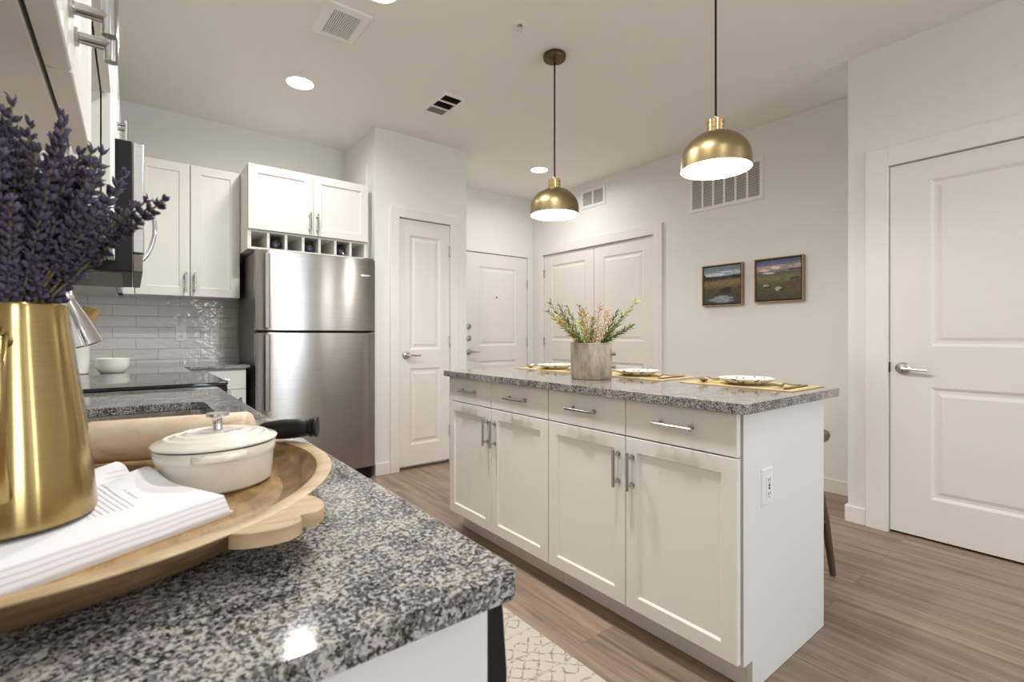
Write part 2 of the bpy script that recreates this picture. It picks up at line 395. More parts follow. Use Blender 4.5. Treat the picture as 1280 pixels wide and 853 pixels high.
# ================================================================ THE ROOM
CEIL=2.743
def wall(name, T, a0,a1, openings=(), z1=CEIL, thick=.12, layer=.06, m='wall', label=None):
    mb=MB(T); mb.box(a0,a1,-thick,-layer,0,z1)
    cur=a0
    for o0,o1,zo in sorted(openings):
        mb.box(cur,o0,-layer,0,0,z1); mb.box(o0,o1,-layer,0,zo,z1); cur=o1
    mb.box(cur,a1,-layer,0,0,z1)
    return struct(mb.build(name,M[m]),label)
b=MB(); b.box(-.52,4.0,REAR_Y-.12,4.66,-.1,0); struct(b.build('floor',M['floor']),'grey brown wood plank floor')
b=MB(); b.box(-.52,4.0,REAR_Y-.12,4.66,CEIL,CEIL+.1); struct(b.build('ceiling',M['ceil']),'smooth pale ceiling')
wall('wall_left',face_posx(-.395),REAR_Y,4.34)
wall('wall_back',face_negy(4.34),-.395,1.5)
wall('wall_pantry_front',face_negy(3.665),1.5,2.348,[(1.70,2.18,2.062)])
wall('wall_pantry_left',face_negx(1.5),3.785,4.34,thick=.08,layer=.04)
wall('wall_pantry_right',face_posx(2.348),3.785,4.54,thick=.08,layer=.04)
wall('wall_entry',face_negy(4.54),2.30,3.873,[(2.868,3.785,2.042)])
wall('wall_right',face_negx(3.873),1.17,4.54,[(2.781,4.336,2.054)])
wall('wall_jog',face_posy(1.05),3.36,3.993)
b=MB(face_negx(3.36)); ys=[REAR_Y,SIDE[0][0],SIDE[0][1],-1.5]
for i in (0,2): b.box(ys[i],ys[i+1],-.12,0,0,CEIL)
b.box(ys[1],ys[2],-.12,0,0,.6); b.box(ys[1],ys[2],-.12,0,2.4,CEIL)
struct(b.build('wall_living',M['wall']))
wall('wall_bath',face_negx(3.36),-1.5,.93,[(.04,.852,2.056)])
# rear wall, out of view, with the added window
b=MB(face_posy(REAR_Y)); xs=[-.395,WINDOWS[0][0],WINDOWS[0][1],3.36]
for i in (0,2): b.box(xs[i],xs[i+1],-.12,0,0,CEIL)
for i in (1,): b.box(xs[i],xs[i+1],-.12,0,0,.6); b.box(xs[i],xs[i+1],-.12,0,2.4,CEIL)
struct(b.build('wall_rear',M['wall']))
for i,(T,x0,x1) in enumerate([(face_posy(REAR_Y),)+w for w in WINDOWS]+[(face_negx(3.36),)+w for w in SIDE]):
    mb=MB(T)
    for A in ((x0,x0+.05),(x1-.05,x1)): mb.box(A[0],A[1],-.08,-.02,.6,2.4)
    for Z in ((.6,.65),(1.48,1.52),(2.35,2.4)): mb.box(x0+.05,x1-.05,-.08,-.02,Z[0],Z[1])
    f=struct(mb.build('window_%d'%(i+1),M['trim'],bevel=.003),'unseen white framed window added for daylight and reflections')
    g=MB(T); g.box(x0+.05,x1-.05,-.052,-.048,.65,2.35); g.build('pane',M['glass'],f)

def skirting(name,T,a0,a1): 
    mb=MB(T); mb.box(a0,a1,0,.014,0,.096); struct(mb.build(name,M['trim'],bevel=.003))
skirting('baseboard_pantry_left',face_negy(3.665),1.5,1.622)
skirting('baseboard_pantry_right',face_negy(3.665),2.307,2.348)
skirting('baseboard_right',face_negx(3.873),1.065,2.683)
skirting('baseboard_bath',face_negx(3.36),.959,1.064)
skirting('baseboard_jog',face_posy(1.05),3.36,3.858)
skirting('baseboard_bath_rear',face_negx(3.36),REAR_Y+.015,-.068)
skirting('baseboard_rear',face_posy(REAR_Y),-.395,3.345)
skirting('baseboard_left',face_posx(-.395),REAR_Y+.015,.33)
def casing(name,T,a0,a1,zt,w,n=.018,label=None):
    mb=MB(T); mb.box(a0-w,a0,0,n,0,zt+w); mb.box(a1,a1+w,0,n,0,zt+w); mb.box(a0,a1,0,n,zt,zt+w)
    struct(mb.build(name,M['trim'],bevel=.002),label)
casing('trim_1',face_negy(3.665),1.70,2.18,2.062,.078,label='white flat casing around the narrow pantry door')
casing('trim_2',face_negy(4.54),2.868,3.785,2.042,.05,.012,label='slim white frame around the entry door')
casing('trim_3',face_negx(3.873),2.781,4.336,2.054,.096,.022,label='white flat casing around the double closet doors')
casing('trim_4',face_negx(3.36),.04,.852,2.056,.106,label='white flat casing around the door at right')

def lever(mb_T,parent,a,z,dirn,n0=-.005):
    mb=MB(mb_T); mb.disc_y([(.0,n0),(.033,n0),(.033,n0+.006),(.027,n0+.012),(.013,n0+.014),(.011,n0+.045),(.0,n0+.047)],a,z)
    pts=[(a,n0+.038,z),(a+dirn*.03,n0+.044,z),(a+dirn*.07,n0+.045,z-.003),(a+dirn*.112,n0+.042,z-.004)]
    mb.tube(pts,[.009,.009,.008,.007],10)
    o=mb.build('lever_handle',M['nickel'],parent); tag(o,'satin nickel lever handle'); return o
def hinge(T,parent,a,z): 
    mb=MB(T); mb.box(a-.006,a+.006,-.006,.004,z-.045,z+.045); mb.cyl((a,.006,z-.047),(a,.006,z+.047),.0055,10)
    mb.build('hinge',M['nickel'],parent)
def leaf(name,T,a0,a1,z0,z1,pa0,pa1,panels,label):
    mb=MB(T); mb.moulded(a0,a1,z0,z1,-.041,.036,pa0,pa1,panels)
    return struct(mb.build(name,M['door'],angle=14,out=T((0,1,0))-T((0,0,0))),label)
T=face_negy(3.665)
d=leaf('door_1',T,1.704,2.176,.03,2.057,1.80,2.086,((.20,.832),(.985,1.93)),'narrow white two panel pantry door beside the refrigerator')
lever(T,d,1.768,.942,1)
for z in (.28,1.05,1.83): hinge(T,d,2.178,z)
T=face_negy(4.54)
d=leaf('door_2',T,2.872,3.781,.012,2.037,3.08,3.615,((.2,.815),(.985,1.885)),'white entry door with two deadbolts and a peephole')
lever(T,d,2.945,.921,1)
for z in (1.072,1.205):
    mb=MB(T); mb.disc_y([(0,-.005),(.03,-.005),(.028,.006),(.02,.01),(0,.01)],2.945,z); mb.box(2.94,2.95,.009,.024,z-.016,z+.016)
    mb.build('deadbolt',M['nickel'],d)
mb=MB(T); mb.disc_y([(0,-.005),(.009,-.005),(.009,.0),(0,.0)],3.325,1.542,14); mb.build('peephole',M['greysteel'],d)
for z in (.3,1.02,1.72): hinge(T,d,3.783,z)
T=face_negx(3.873)
for i,(a0,a1,hg,lab) in enumerate(((3.5475,4.332,4.334,'left leaf of the white double closet doors'),(2.785,3.5425,2.783,'right leaf of the white double closet doors'))):
    d=leaf('door_%d'%(3+i),T,a0,a1,.012,2.049,a0+.125,a1-.125,((.2,.83),(1.045,1.925)),lab)
    for z in (.28,1.03,1.84): hinge(T,d,hg,z)
T=face_negx(3.36)
d=leaf('door_5',T,.044,.848,.014,2.051,.226,.672,((.226,.826),(1.046,1.94)),'wide white two panel door at right with a lever handle')
lever(T,d,.79,.922,-1)
mb=MB(T); mb.box(.846,.856,-.012,.002,.90,.955); mb.build('latch_plate',M['bronze'],d)

# tiled backsplash (fixed to the walls)
b=MB(); b.box(-.383,.648,4.33,4.34,.905,1.385); b.box(-.395,-.385,.34,4.34,.905,1.385)
struct(b.build('wall_backsplash',M['tile']),'glazed pale grey subway tile backsplash')

def wall_plate(name,label,T,a,z,w=.07,h=.115,gfci=False):
    t=thing(name,label,'outlet',T((a,0,z)))
    mb=MB(T); mb.rings(a-w/2,a+w/2,z-h/2,z+h/2,[(0,0),(0,.003),(.004,.006)]); mb.build('cover_plate',M['white_plastic'],t)
    mb=MB(T); mb.rings(a-.0165,a+.0165,z-.034,z+.034,[(0,.006),(.001,.009)]); rc=mb.build('receptacle',M['white_plastic'],t)
    s=MB(T)
    for dz in ((-.022,.022) if gfci else (-.018,.018)):
        for da in (-.006,.006): s.box(a+da-.0013,a+da+.0013,.0088,.0096,z+dz-.004,z+dz+.005)
        s.disc_y([(0,.0088),(.0024,.0088),(.0024,.0096),(0,.0096)],a,z+dz-.010,8)
    if gfci:
        for dz in (-.0045,.0045): s.box(a-.0045,a+.0045,.0088,.0102,z+dz-.0028,z+dz+.0028)
    s.build('slots',M['dark'],rc)
    return t
T=face_negy(4.33)
wall_plate('wall_outlet','left of two outlets in the tile backsplash above the range',T,.285,1.118)
wall_plate('wall_outlet','right of two outlets in the tile backsplash, nearest the refrigerator',T,.498,1.114)

# ---------------------------------------------------------------- ceiling fittings
def can(x,y,label,power=1.0,group='recessed ceiling lights'):
    t=thing('recessed_light',label,'ceiling light',(x,y,CEIL),group)
    mb=MB(); mb.lathe([(.098,CEIL),(.096,CEIL-.006),(.082,CEIL-.008),(.078,CEIL-.003)],40,(x,y,0),cap0=False,cap1=False)
    mb.build('trim_ring',M['white_plastic'],t)
    mb=MB(); mb.lathe([(.0785,CEIL-.0035),(.05,CEIL-.006),(.0,CEIL-.007)],40,(x,y,0),cap0=False,cap1=False); mb.build('lens',M['lens'],t)
    l=bpy.data.lights.new('lamp_light','AREA'); l.shape='DISK'; l.size=.15; l.spread=radians(168); l.energy=P_CAN*power; l.color=C_CAN
    o=bpy.data.objects.new('lamp_light',l); COL.objects.link(o); o.parent=t; o.location=(0,0,-.012)
    return t
can(.858,3.325,'round recessed ceiling light in front of the refrigerator, beside the louvred exhaust vent',.36)
can(3.17,3.62,'small round recessed ceiling light by the entry door',.6)
can(.93,2.2,'recessed ceiling light above the aisle, just above the exhaust vent at the top edge',1.35)
for x,y,pw in ((.93,1.05,1.0),(.93,-.2,.4),(2.6,-1.0,.15),(.9,-2.2,.15),(2.6,-2.8,.15)): can(x,y,'unseen recessed ceiling light added over the near part of the room',pw)  # extra lamps out of view, added for light and reflections

t=thing('exhaust_vent','white louvred exhaust grille in the ceiling near the cabinets','vent',(.864,2.56,CEIL))
x0,x1,y0,y1=.752,.977,2.41,2.712
mb=MB(); T=lambda p: Vector((p[0],p[2],CEIL-p[1])); mb=MB(T)
mb.rings(x0,x1,y0,y1,[(0,0),(0.002,.010),(.006,.012),(.04,.014),(.042,.002)],False); mb.build('frame',M['white_plastic'],t)
mb=MB(T); mb.box(x0+.04,x1-.04,.0005,.0015,y0+.04,y1-.04); mb.build('backing',M['dark'],t)
mb=MB(T); n=15
for i in range(n):
    x=x0+.044+(x1-x0-.088)*i/(n-1); mb.box(x-.0024,x+.0024,.003,.012,y0+.04,y1-.04)
mb.build('louvre_blades',M['white_plastic'],t)
t=thing('supply_register','small ceiling air register with dark slots above the pantry','vent',(1.74,3.015,CEIL))
x0,x1,y0,y1=1.65,1.832,2.85,3.18
mb=MB(T); mb.rings(x0,x1,y0,y1,[(0,0),(0.002,.006),(.005,.008),(.024,.010),(.025,.002)],False)
mb.box(x0+.024,x1-.024,.002,.0095,2.955,2.972); mb.box(x0+.024,x1-.024,.002,.0095,3.058,3.075); mb.build('frame',M['white_plastic'],t)
mb=MB(T); mb.box(x0+.024,x1-.024,.0003,.0012,y0+.024,y1-.024); mb.build('backing',M['dark'],t)
mb=MB(T)
for (a,c,sgn) in ((2.876,2.953,1),(2.974,3.056,1)):
    for i in range(7):
        y=a+(c-a)*(i+.5)/7
        mb.add([(x0+.024,.0015,y+sgn*.004),(x1-.024,.0015,y+sgn*.004),(x1-.024,.0085,y-sgn*.003),(x0+.024,.0085,y-sgn*.003)],[(0,1,2,3)])
mb.build('blades',M['greysteel'],t)
mb=MB(T)
for i in range(6):
    y=3.078+.076*(i+.5)/6; mb.add([(x0+.0245,.0045,y-.0062),(x1-.0245,.0045,y-.0062),(x1-.0245,.0085,y+.0058),(x0+.0245,.0085,y+.0058)],[(0,1,2,3)])
mb.build('pale_blades',M['ventback'],t)

t=thing('fire_sprinkler','tiny white pendent fire sprinkler in the ceiling beside the far pendant','sprinkler',(1.612,1.994,CEIL))
mb=MB(); mb.lathe([(.034,CEIL),(.032,CEIL-.004),(.018,CEIL-.006),(.014,CEIL-.001)],24,(1.612,1.994,0)); mb.build('escutcheon',M['white_plastic'],t)
mb=MB(); mb.cyl((1.612,1.994,CEIL-.001),(1.612,1.994,CEIL-.018),.008,12); mb.tube([(1.602,1.994,CEIL-.016),(1.603,1.994,CEIL-.03),(1.612,1.994,CEIL-.036),(1.621,1.994,CEIL-.03),(1.622,1.994,CEIL-.016)],.0022,6)
mb.lathe([(.002,CEIL-.036),(.012,CEIL-.037),(.012,CEIL-.0385),(.0,CEIL-.039)],16,(1.612,1.994,0)); mb.build('sprinkler_head',M['chrome'],t)

def grille(label,a0,a1,z0,z1,cells):
    T=face_negx(3.873); t=thing('return_air_grille',label,'vent',T(((a0+a1)/2,0,(z0+z1)/2)))
    mb=MB(T); mb.rings(a0,a1,z0,z1,[(0,0),(.001,.006),(.004,.009),(.03,.010),(.031,.002)],False)
    w=(a1-a0-.06)/cells
    for i in range(1,cells): x=a0+.03+w*i; mb.box(x-.009,x+.009,.002,.0095,z0+.03,z1-.03)
    mb.build('frame',M['white_plastic'],t)
    mb=MB(T); mb.box(a0+.03,a1-.03,.0003,.001,z0+.03,z1-.03); mb.build('backing',M['ventback'],t)
    mb=MB(T); k=int((z1-z0-.06)/.0125)
    for i in range(k):
        z=z0+.03+(z1-z0-.06)*(i+.5)/k
        mb.add([(a0+.03,.0018,z+.004),(a1-.03,.0018,z+.004),(a1-.03,.0085,z-.0045),(a0+.03,.0085,z-.0045)],[(0,1,2,3)])
    mb.build('louvre_blades',M['white_plastic'],t)
grille('large return air grille high on the wall behind the near pendant',1.774,2.412,2.171,2.501,6)
grille('small two panel air grille above the double closet doors',3.379,3.725,2.472,2.678,2)

def framed(label,art,a0,a1,z0,z1):
    T=face_negx(3.873); c=T(((a0+a1)/2,0,(z0+z1)/2)); t=thing('framed_painting',label,'painting',c)
    mb=MB(T); mb.rings(a0,a1,z0,z1,[(0,.001),(0,.044),(.007,.044),(.0075,.004)],False); mb.build('frame',M['oakframe'],t)
    mb=MB(T); mb.box(a0+.0075,a1-.0075,.003,.018,z0+.0075,z1-.0075); mb.build('backing_board',M['dark'],t)
    mb=MB(T); mb.box(a0+.0155,a1-.0155,.019,.038,z0+.0155,z1-.0155); mb.build('canvas',M[art],t)
framed('oak framed marsh landscape with dark tree line, left of two paintings','art_marsh',1.926,2.27,1.352,1.691)
framed('oak framed green hills landscape with pinkish mountains, right of two paintings','art_hills',1.478,1.829,1.359,1.694)

# ================================================================ CABINETS
def bar_handle(parent,T,p0,p1,n0,so=.03,r=.0064,mat='pull'):
    # p0,p1: (a,z) ends; posts inset
    mb=MB(T); v=Vector((p1[0]-p0[0],0,p1[1]-p0[1])); L=v.length; u=v/L
    A=Vector((p0[0],n0+so,p0[1])); mb.cyl(A,A+v,r,12)
    for s in (.018,L-.018):
        q=A+u*s; mb.tube([(q.x,n0,q.z),(q.x,n0+.003,q.z),(q.x,n0+.0035,q.z),(q.x,n0+so,q.z)],[.0098,.0098,.0062,.0062],14)
    return tag(mb.build('bar_handle',M[mat],parent),'polished chrome bar handle')
def cab_door(t,T,a0,a1,z0,z1,n0,handle=None,rail=.058,name='door'):
    mb=MB(T); mb.shaker(a0,a1,z0,z1,n0,rail=rail); o=mb.build(name,M['cab'],t)
    if handle: bar_handle(o,T,handle[0],handle[1],n0+.02)
    return o
def drawer(t,T,a0,a1,z0,z1,n0,handle=None):
    mb=MB(T); mb.rings(a0,a1,z0,z1,[(0,n0),(0,n0+.0185),(.0015,n0+.02)]); o=mb.build('drawer',M['cab'],t)
    if handle: bar_handle(o,T,handle[0],handle[1],n0+.02)
    return o
def carcass(t,T,a0,a1,n1,z0,z1):
    mb=MB(T); mb.box(a0,a1,0,n1,z0,z1); return mb.build('body',M['cab'],t,bevel=.001)

TL=face_posx(-.385)     # left run: n from the tiled wall
UB=1.372; UT=2.28; NF=.313
def upper(label,a0,a1,z0,z1,doors,depth=NF):
    t=thing('wall_cabinet',label,'cabinet',TL(((a0+a1)/2,0,z0)),'wall cabinets on the left')
    carcass(t,TL,a0+.0005,a1-.0005,depth,z0,z1)
    for d0,d1,ha in doors:
        cab_door(t,TL,d0,d1,z0+.002,z1-.002,depth+.004,((ha,z0+.036),(ha,z0+.172)) if ha else None)
    return t
upper('white wall cabinet closest to the camera with two chrome handles, above the vase',.362,.967,UB,UT,((.3645,.6655,.638),(.6685,.965,.698)))
upper('short white wall cabinet high above the sink',.967,1.815,1.80,UT,((.9695,1.3895,None),(1.3925,1.8125,None)))
upper('tall white wall cabinet beside the near side of the microwave',1.815,2.25,UB,UT,((1.8175,2.2475,None),))
upper('short white wall cabinet above the microwave',2.25,3.01,1.83,UT,((2.2525,2.6285,2.60),(2.6315,3.0075,2.66)))
upper('white corner wall cabinet beyond the microwave',3.01,4.328,UB,UT,((3.0125,3.96,None),))
TB=face_negy(4.33)
t=thing('wall_cabinet','white two door wall cabinet above the outlets, left of the refrigerator','cabinet',(.31,4.33,UB))
carcass(t,TB,-.047,.618,.314,UB,UT)
mb=MB(TB); mb.box(-.047,.012,.314,.336,UB,UT); mb.build('filler_strip',M['cab'],t,bevel=.001)
cab_door(t,TB,.0165,.3135,UB+.002,UT-.002,.318,((.29,UB+.03),(.29,UB+.166)))
cab_door(t,TB,.3185,.616,UB+.002,UT-.002,.318,((.342,UB+.03),(.342,UB+.166)))

# cabinet with wine cubbies above the refrigerator
t=thing('fridge_cabinet','white cabinet with wine cubbies above the refrigerator','cabinet',(1.04,4.33,1.70))
T=face_negy(4.33); X0,X1=.62,1.46; n1=.606
mb=MB(T); mb.box(X0,X1,0,n1,1.83,UT); mb.box(X0,X1,0,n1,1.698,1.714); mb.box(X0,X0+.024,0,n1,1.714,1.83); mb.box(X1-.024,X1,0,n1,1.714,1.83)
mb.box(X0+.024,X1-.024,.2,.21,1.714,1.83); mb.box(X0+.024,X1-.024,.21,n1,1.82,1.83)
mb.build('body',M['cab'],t,bevel=.001)
cw=(X1-X0-.048+.018)/7
mb=MB(T)
for i in range(1,7): x=X0+.024+cw*i-.018; mb.box(x,x+.018,.211,n1,1.7145,1.8195)
mb.build('cubby_dividers',M['cab'],t,bevel=.001)
cab_door(t,T,X0+.002,1.0465,1.834,UT-.002,n1+.004,((1.022,1.858),(1.022,1.994)),.055)
cab_door(t,T,1.0495,X1-.002,1.834,UT-.002,n1+.004,((1.074,1.858),(1.074,1.994)),.055)
M['bottle']=plain('dark_bottle_glass',(.012,.011,.014,1),.12,0,.6)
M['punt_glint']=plain('punt_highlight',srgb(70,68,92),.4)  # grey-blue highlight painted as a disc on the bottle ends
for i,lab in ((1,'dark wine bottle in the cubby second from the left'),(3,'dark wine bottle in the middle cubby'),(5,'dark wine bottle in the cubby second from the right')):
    cx=X0+.024+cw*i+(cw-.018)/2; cz=1.714+.0385
    t=thing('wine_bottle',lab,'bottle',(cx,3.79,cz),'wine bottles in the cubbies')
    mb=MB(fr((cx,3.775,cz),(1,0,0),(0,0,1),(0,1,0))); mb.lathe([(.0,.012),(.018,.004),(.030,0),(.037,.006),(.037,.19),(.03,.215),(.016,.24),(.0145,.30),(.0,.302)],28)
    mb.build('glass_body',M['bottle'],t)
    mb=MB(fr((cx,3.775,cz),(1,0,0),(0,0,1),(0,1,0))); mb.lathe([(.0,.0113),(.017,.0035),(.0172,.0046),(.0,.0125)],20); mb.build('punt',M['punt_glint'],t)
t=tag(MB().box(1.478,1.4995,3.79,4.02,1.70,2.47).build('filler_panel',M['trim'],bevel=.001),'narrow white filler panel standing up behind the cabinet over the refrigerator','panel')

# base run on the left
GR=.012
def rounded(x0,x1,y0,y1,r,n=5,which=(1,1,1,1)):
    pts=[]
    for (cx,cy,a0),w in zip((((x1,y1,0)),((x0,y1,90)),((x0,y0,180)),((x1,y0,270))),which):
        rr=r if w else 0.0001
        ox=cx-rr if cx==x1 else cx+rr; oy=cy-rr if cy==y1 else cy+rr
        for k in range(n+1):
            a=radians(a0+90*k/n); pts.append((ox+rr*cos(a),oy+rr*sin(a)))
    return pts
def slab(name,outer,holes,z0,z1,m,label,cat,bevel=.004,parent=None):
    mb=MB(); polys=[outer]+holes
    tris=tessellate_polygon([[Vector((x,y,0)) for x,y in p] for p in polys]); flat=[p for q in polys for p in q]
    n=len(flat); mb.add([(x,y,z0) for x,y in flat]+[(x,y,z1) for x,y in flat],[tuple(t) for t in tris]+[tuple(n+i for i in reversed(t)) for t in tris])
    for q in polys: mb.loops([[(x,y,z0) for x,y in q],[(x,y,z1) for x,y in q]],False,False)
    o=mb.build(name,m,bevel=bevel); return tag(o,label,cat)
CT=.905
sink_hole=rounded(-.27,.172,1.03,1.745,.04,6)
slab('countertop',rounded(-.384,.262,.322,2.232,GR,5,(0,0,0,1)),[sink_hole],.8835,CT,M['granite'],'speckled grey granite countertop in the foreground with a sink cutout','countertop')
slab('countertop',[(-.384,3.008),(.262,3.008),(.262,3.69),(.632,3.69),(.632,4.329),(-.384,4.329)],[],.8835,CT,M['granite'],'far granite countertop beyond the range below the tile','countertop')
t=thing('kitchen_sink','steel undermount sink basin set into the foreground counter','sink',(-.05,1.39,.70))
mb=MB(); o2=rounded(-.285,.187,1.015,1.76,.045,6); i1=rounded(-.27,.172,1.03,1.745,.04,6); i2=rounded(-.262,.164,1.038,1.737,.045,6)
mb.loops([[(x,y,.883) for x,y in o2],[(x,y,.882) for x,y in i1],[(x,y,.70) for x,y in i2]],False,True); mb.build('basin',M['nickel'],t)
mb=MB(); mb.lathe([(.045,.7015),(.04,.703),(.03,.7012),(.0,.7012)],24,(-.05,1.39,0)); mb.build('drain',M['chrome'],t)
FX=-.31; FY=1.39
t=thing('faucet','chrome pull-down faucet with a cone shaped spray head behind the brass pitcher','faucet',(FX,FY,CT))
mb=MB(); mb.lathe([(.03,CT),(.03,CT+.008),(.024,CT+.012),(.02,CT+.10),(.014,CT+.108),(.0135,1.20)],28,(FX,FY,0)); mb.build('faucet_body',M['chrome'],t)
arc=[(FX,FY,1.195)]; P0=Vector((FX,FY,1.20)); P3=Vector((-.112,FY,1.196)); P1=P0+Vector((0,0,.16)); P2=P3+Vector((-.055,0,.15))
for k in range(1,17):
    u=k/16; arc.append(P0*(1-u)**3+P1*3*u*(1-u)**2+P2*3*u*u*(1-u)+P3*u**3)
mb=MB(); mb.tube(arc,.0125,16); mb.build('gooseneck_spout',M['chrome'],t)
mb=MB(); hd=Vector((.037,0,-.113)); hp=Vector((-.1125,FY,1.195))
mb.tube([hp,hp+hd*.12,hp+hd*.14,hp+hd*.5,hp+hd*.97,hp+hd,hp+hd*.985],[.013,.0135,.012,.021,.0305,.0305,.026],28); mb.build('spray_head',M['chrome'],t)
mb=MB(); mb.tube([(FX,FY+.018,CT+.06),(FX,FY+.045,CT+.07),(FX+.01,FY+.10,CT+.10)],[.009,.008,.006],12); mb.build('lever_handle',M['chrome'],t)

tag(MB().box(-.383,.243,.345,.363,.0005,.8833).build('end_panel',M['endpanel'],bevel=.001),'pale white end panel under the foreground countertop','panel')
t=thing('dishwasher','black sided dishwasher under the end of the foreground counter','dishwasher',(0,.665,0))
MB().box(-.36,.235,.366,.965,.1,.8825).build('tub_housing',M['black'],t)
mb=MB(fr((0,0,0),(1,0,0),(0,0,1),(0,1,0)))   # side profile in x,z extruded along y
mb.prism([(.2445,.105),(.262,.105),(.268,.60),(.270,.80),(.264,.876),(.2445,.876)],.352,.963); mb.build('door',M['black'],t,bevel=.002)
mb=MB(); mb.cyl((.30,.41,.80),(.30,.92,.80),.009,12); 
for y in (.43,.90): mb.cyl((.268,y,.80),(.30,y,.80),.007,10)
mb.build('bar_handle',M['nickel'],t)
MB().box(-.36,.20,.366,.963,0.001,.095).build('toe_kick',M['black'],t)
TLb=face_posx(-.383)
for a0,a1,lab in ((.967,1.81,'white base cabinet below the sink'),(1.81,2.23,'white base cabinet between sink and range')):
    t=thing('base_cabinet',lab,'cabinet',(-.06,(a0+a1)/2,0),'base cabinets on the left')
    mb=MB(TLb); mb.box(a0+.001,a1-.001,0,.6,.1,.69); mb.box(a0+.001,a1-.001,.575,.6,.69,.883); mb.box(a0+.001,a0+.019,0,.575,.69,.883); mb.box(a1-.019,a1-.001,0,.575,.69,.883); mb.box(a0+.001,a1-.001,0,.53,.001,.1); mb.build('body',M['cab'],t)
    drawer(t,TLb,a0+.003,a1-.003,.735,.87,.604)
    if a1-a0>.6:
        m_=(a0+a1)/2; cab_door(t,TLb,a0+.003,m_-.0015,.115,.732,.604,((m_-.03,.56),(m_-.03,.70))); cab_door(t,TLb,m_+.0015,a1-.003,.115,.732,.604,((m_+.03,.56),(m_+.03,.70)))
    else: cab_door(t,TLb,a0+.003,a1-.003,.115,.732,.604,((a0+.035,.56),(a0+.035,.70)))
# back base cabinet
t=thing('base_cabinet','white drawer base cabinet at the back between range and refrigerator','cabinet',(.43,4.0,0))
mb=MB(TB); mb.box(.264,.612,0,.6,.1,.883); mb.box(.264,.612,0,.53,.001,.1); mb.build('body',M['cab'],t)
drawer(t,TB,.268,.609,.745,.87,.604,((.372,.81),(.506,.81)))
cab_door(t,TB,.268,.609,.115,.742,.604,((.575,.55),(.575,.69)))

# range
t=thing('range','black glass top range set into the left counter','stove',(-.05,2.62,0))
mb=MB(); mb.box(-.383,.25,2.236,3.003,.03,.898); mb.build('body',M['black'],t,bevel=.003)
mb=MB(); mb.prism(rounded(-.382,.305,2.2345,3.0055,.012,4),.9065,.919); mb.build('cooktop',M['blackglass'],t,bevel=.002)
mb=MB(); mb.box(.251,.302,2.238,3.002,.80,.9055); mb.build('control_panel',M['black'],t,bevel=.004)
o=MB().box(.251,.285,2.240,3.0,.22,.79).build('oven_door',M['blackglass'],t,bevel=.004)
mb=MB(); mb.cyl((.335,2.27,.76),(.335,2.97,.76),.011,14)
for y in (2.30,2.94): mb.cyl((.284,y,.76),(.335,y,.76),.009,12)
mb.build('bar_handle',M['nickel'],o)
for y in (2.36,2.49,2.75,2.88):
    mb=MB(fr((.302,y,.855),(0,1,0),(0,0,1),(1,0,0))); mb.lathe([(.022,0),(.021,.012),(.017,.028),(.0,.029)],20); mb.build('knob',M['chrome'],t)
MB().box(.251,.28,2.24,3.0,.04,.21).build('drawer',M['black'],t,bevel=.003)
mb=MB()
for x,y,r in ((-.2,2.43,.09),(-.2,2.8,.075),(.08,2.43,.075),(.08,2.8,.1)): mb.lathe([(r,.9192),(r+.002,.9193),(r+.002,.9191)],40,(x,y,0),cap0=False,cap1=False)
mb.build('burner_rings',M['greysteel'],t)

# microwave
t=thing('microwave','stainless over the range microwave with black sides and curved handle','microwave',(-.2,2.63,1.335))
mb=MB(); mb.box(-.383,.0015,2.256,3.004,1.338,1.815); mb.build('body',M['black'],t,bevel=.003)
mb=MB(); mb.box(.0025,.036,2.256,3.004,1.408,1.813); d=mb.build('door',M['steel_plain'],t,bevel=.005)
mb=MB(); mb.box(.0355,.0372,2.33,2.76,1.46,1.76); mb.build('glass_window',M['blackglass'],d)
mb=MB(); mb.box(.0025,.032,2.257,3.003,1.338,1.404); mb.build('bottom_trim',M['greysteel'],t,bevel=.004)
hp=[]
for k in range(13):
    u=k/12; hp.append((.036+.048*sin(pi*u)**.7,2.82,1.45+.31*u))
mb=MB(); mb.tube(hp,.009,12); mb.build('curved_handle',M['chrome'],t)
mb=MB(); mb.box(-.34,-.03,2.3,2.96,1.333,1.3385); mb.build('grease_filter',M['greysteel'],t)

# refrigerator
M['handle_steel']=plain('handle_steel',(.24,.22,.20,1),.38,1)
t=thing('refrigerator','stainless top freezer refrigerator beside the pantry door','refrigerator',(1.067,3.97,0))
mb=MB(); mb.box(.657,1.478,3.682,4.30,.03,1.675); mb.build('cabinet_body',M['greysteel'],t,bevel=.006)
def bowed(z0,z1,name):
    n=16; L=[]; X0,X1=.651,1.483
    for (z,ins) in ((z0,.004),(z0+.004,0),(z1-.004,0),(z1,.004)):
        ring=[]
        for k in range(n+1):
            u=k/n; e=min(1,min(u,1-u)/.03); ring.append((X0+(X1-X0)*u, 3.612-.014*(1-(2*u-1)**2)-.0+.010*(1-e)**2+ins, z))
        ring+= [(X1,3.672,z),(X0,3.672,z)]
        L.append(ring)
    mb=MB(); mb.loops(L); return mb.build(name,M['steel'],t,angle=40)
f=bowed(1.137,1.685,'freezer_door'); r=bowed(.098,1.124,'refrigerator_door')
def fhandle(parent,z0,z1):
    mb=MB(); prof=[(.692,3.562),(.700,3.553),(.722,3.553),(.730,3.560),(.724,3.567),(.698,3.567)]
    mb.loops([[(x,y,z) for x,y in prof] for z in (z0,z1)])
    for z in (z0+.03,z1-.03): mb.box(.70,.722,3.565,3.612,z-.02,z+.02)
    mb.build('bar_handle',M['handle_steel'],parent,bevel=.002)
fhandle(f,1.155,1.655); fhandle(r,.60,1.108)
mb=MB(); mb.box(.67,1.465,3.64,3.68,1.1245,1.1365); mb.build('door_gasket',M['dark'],t)
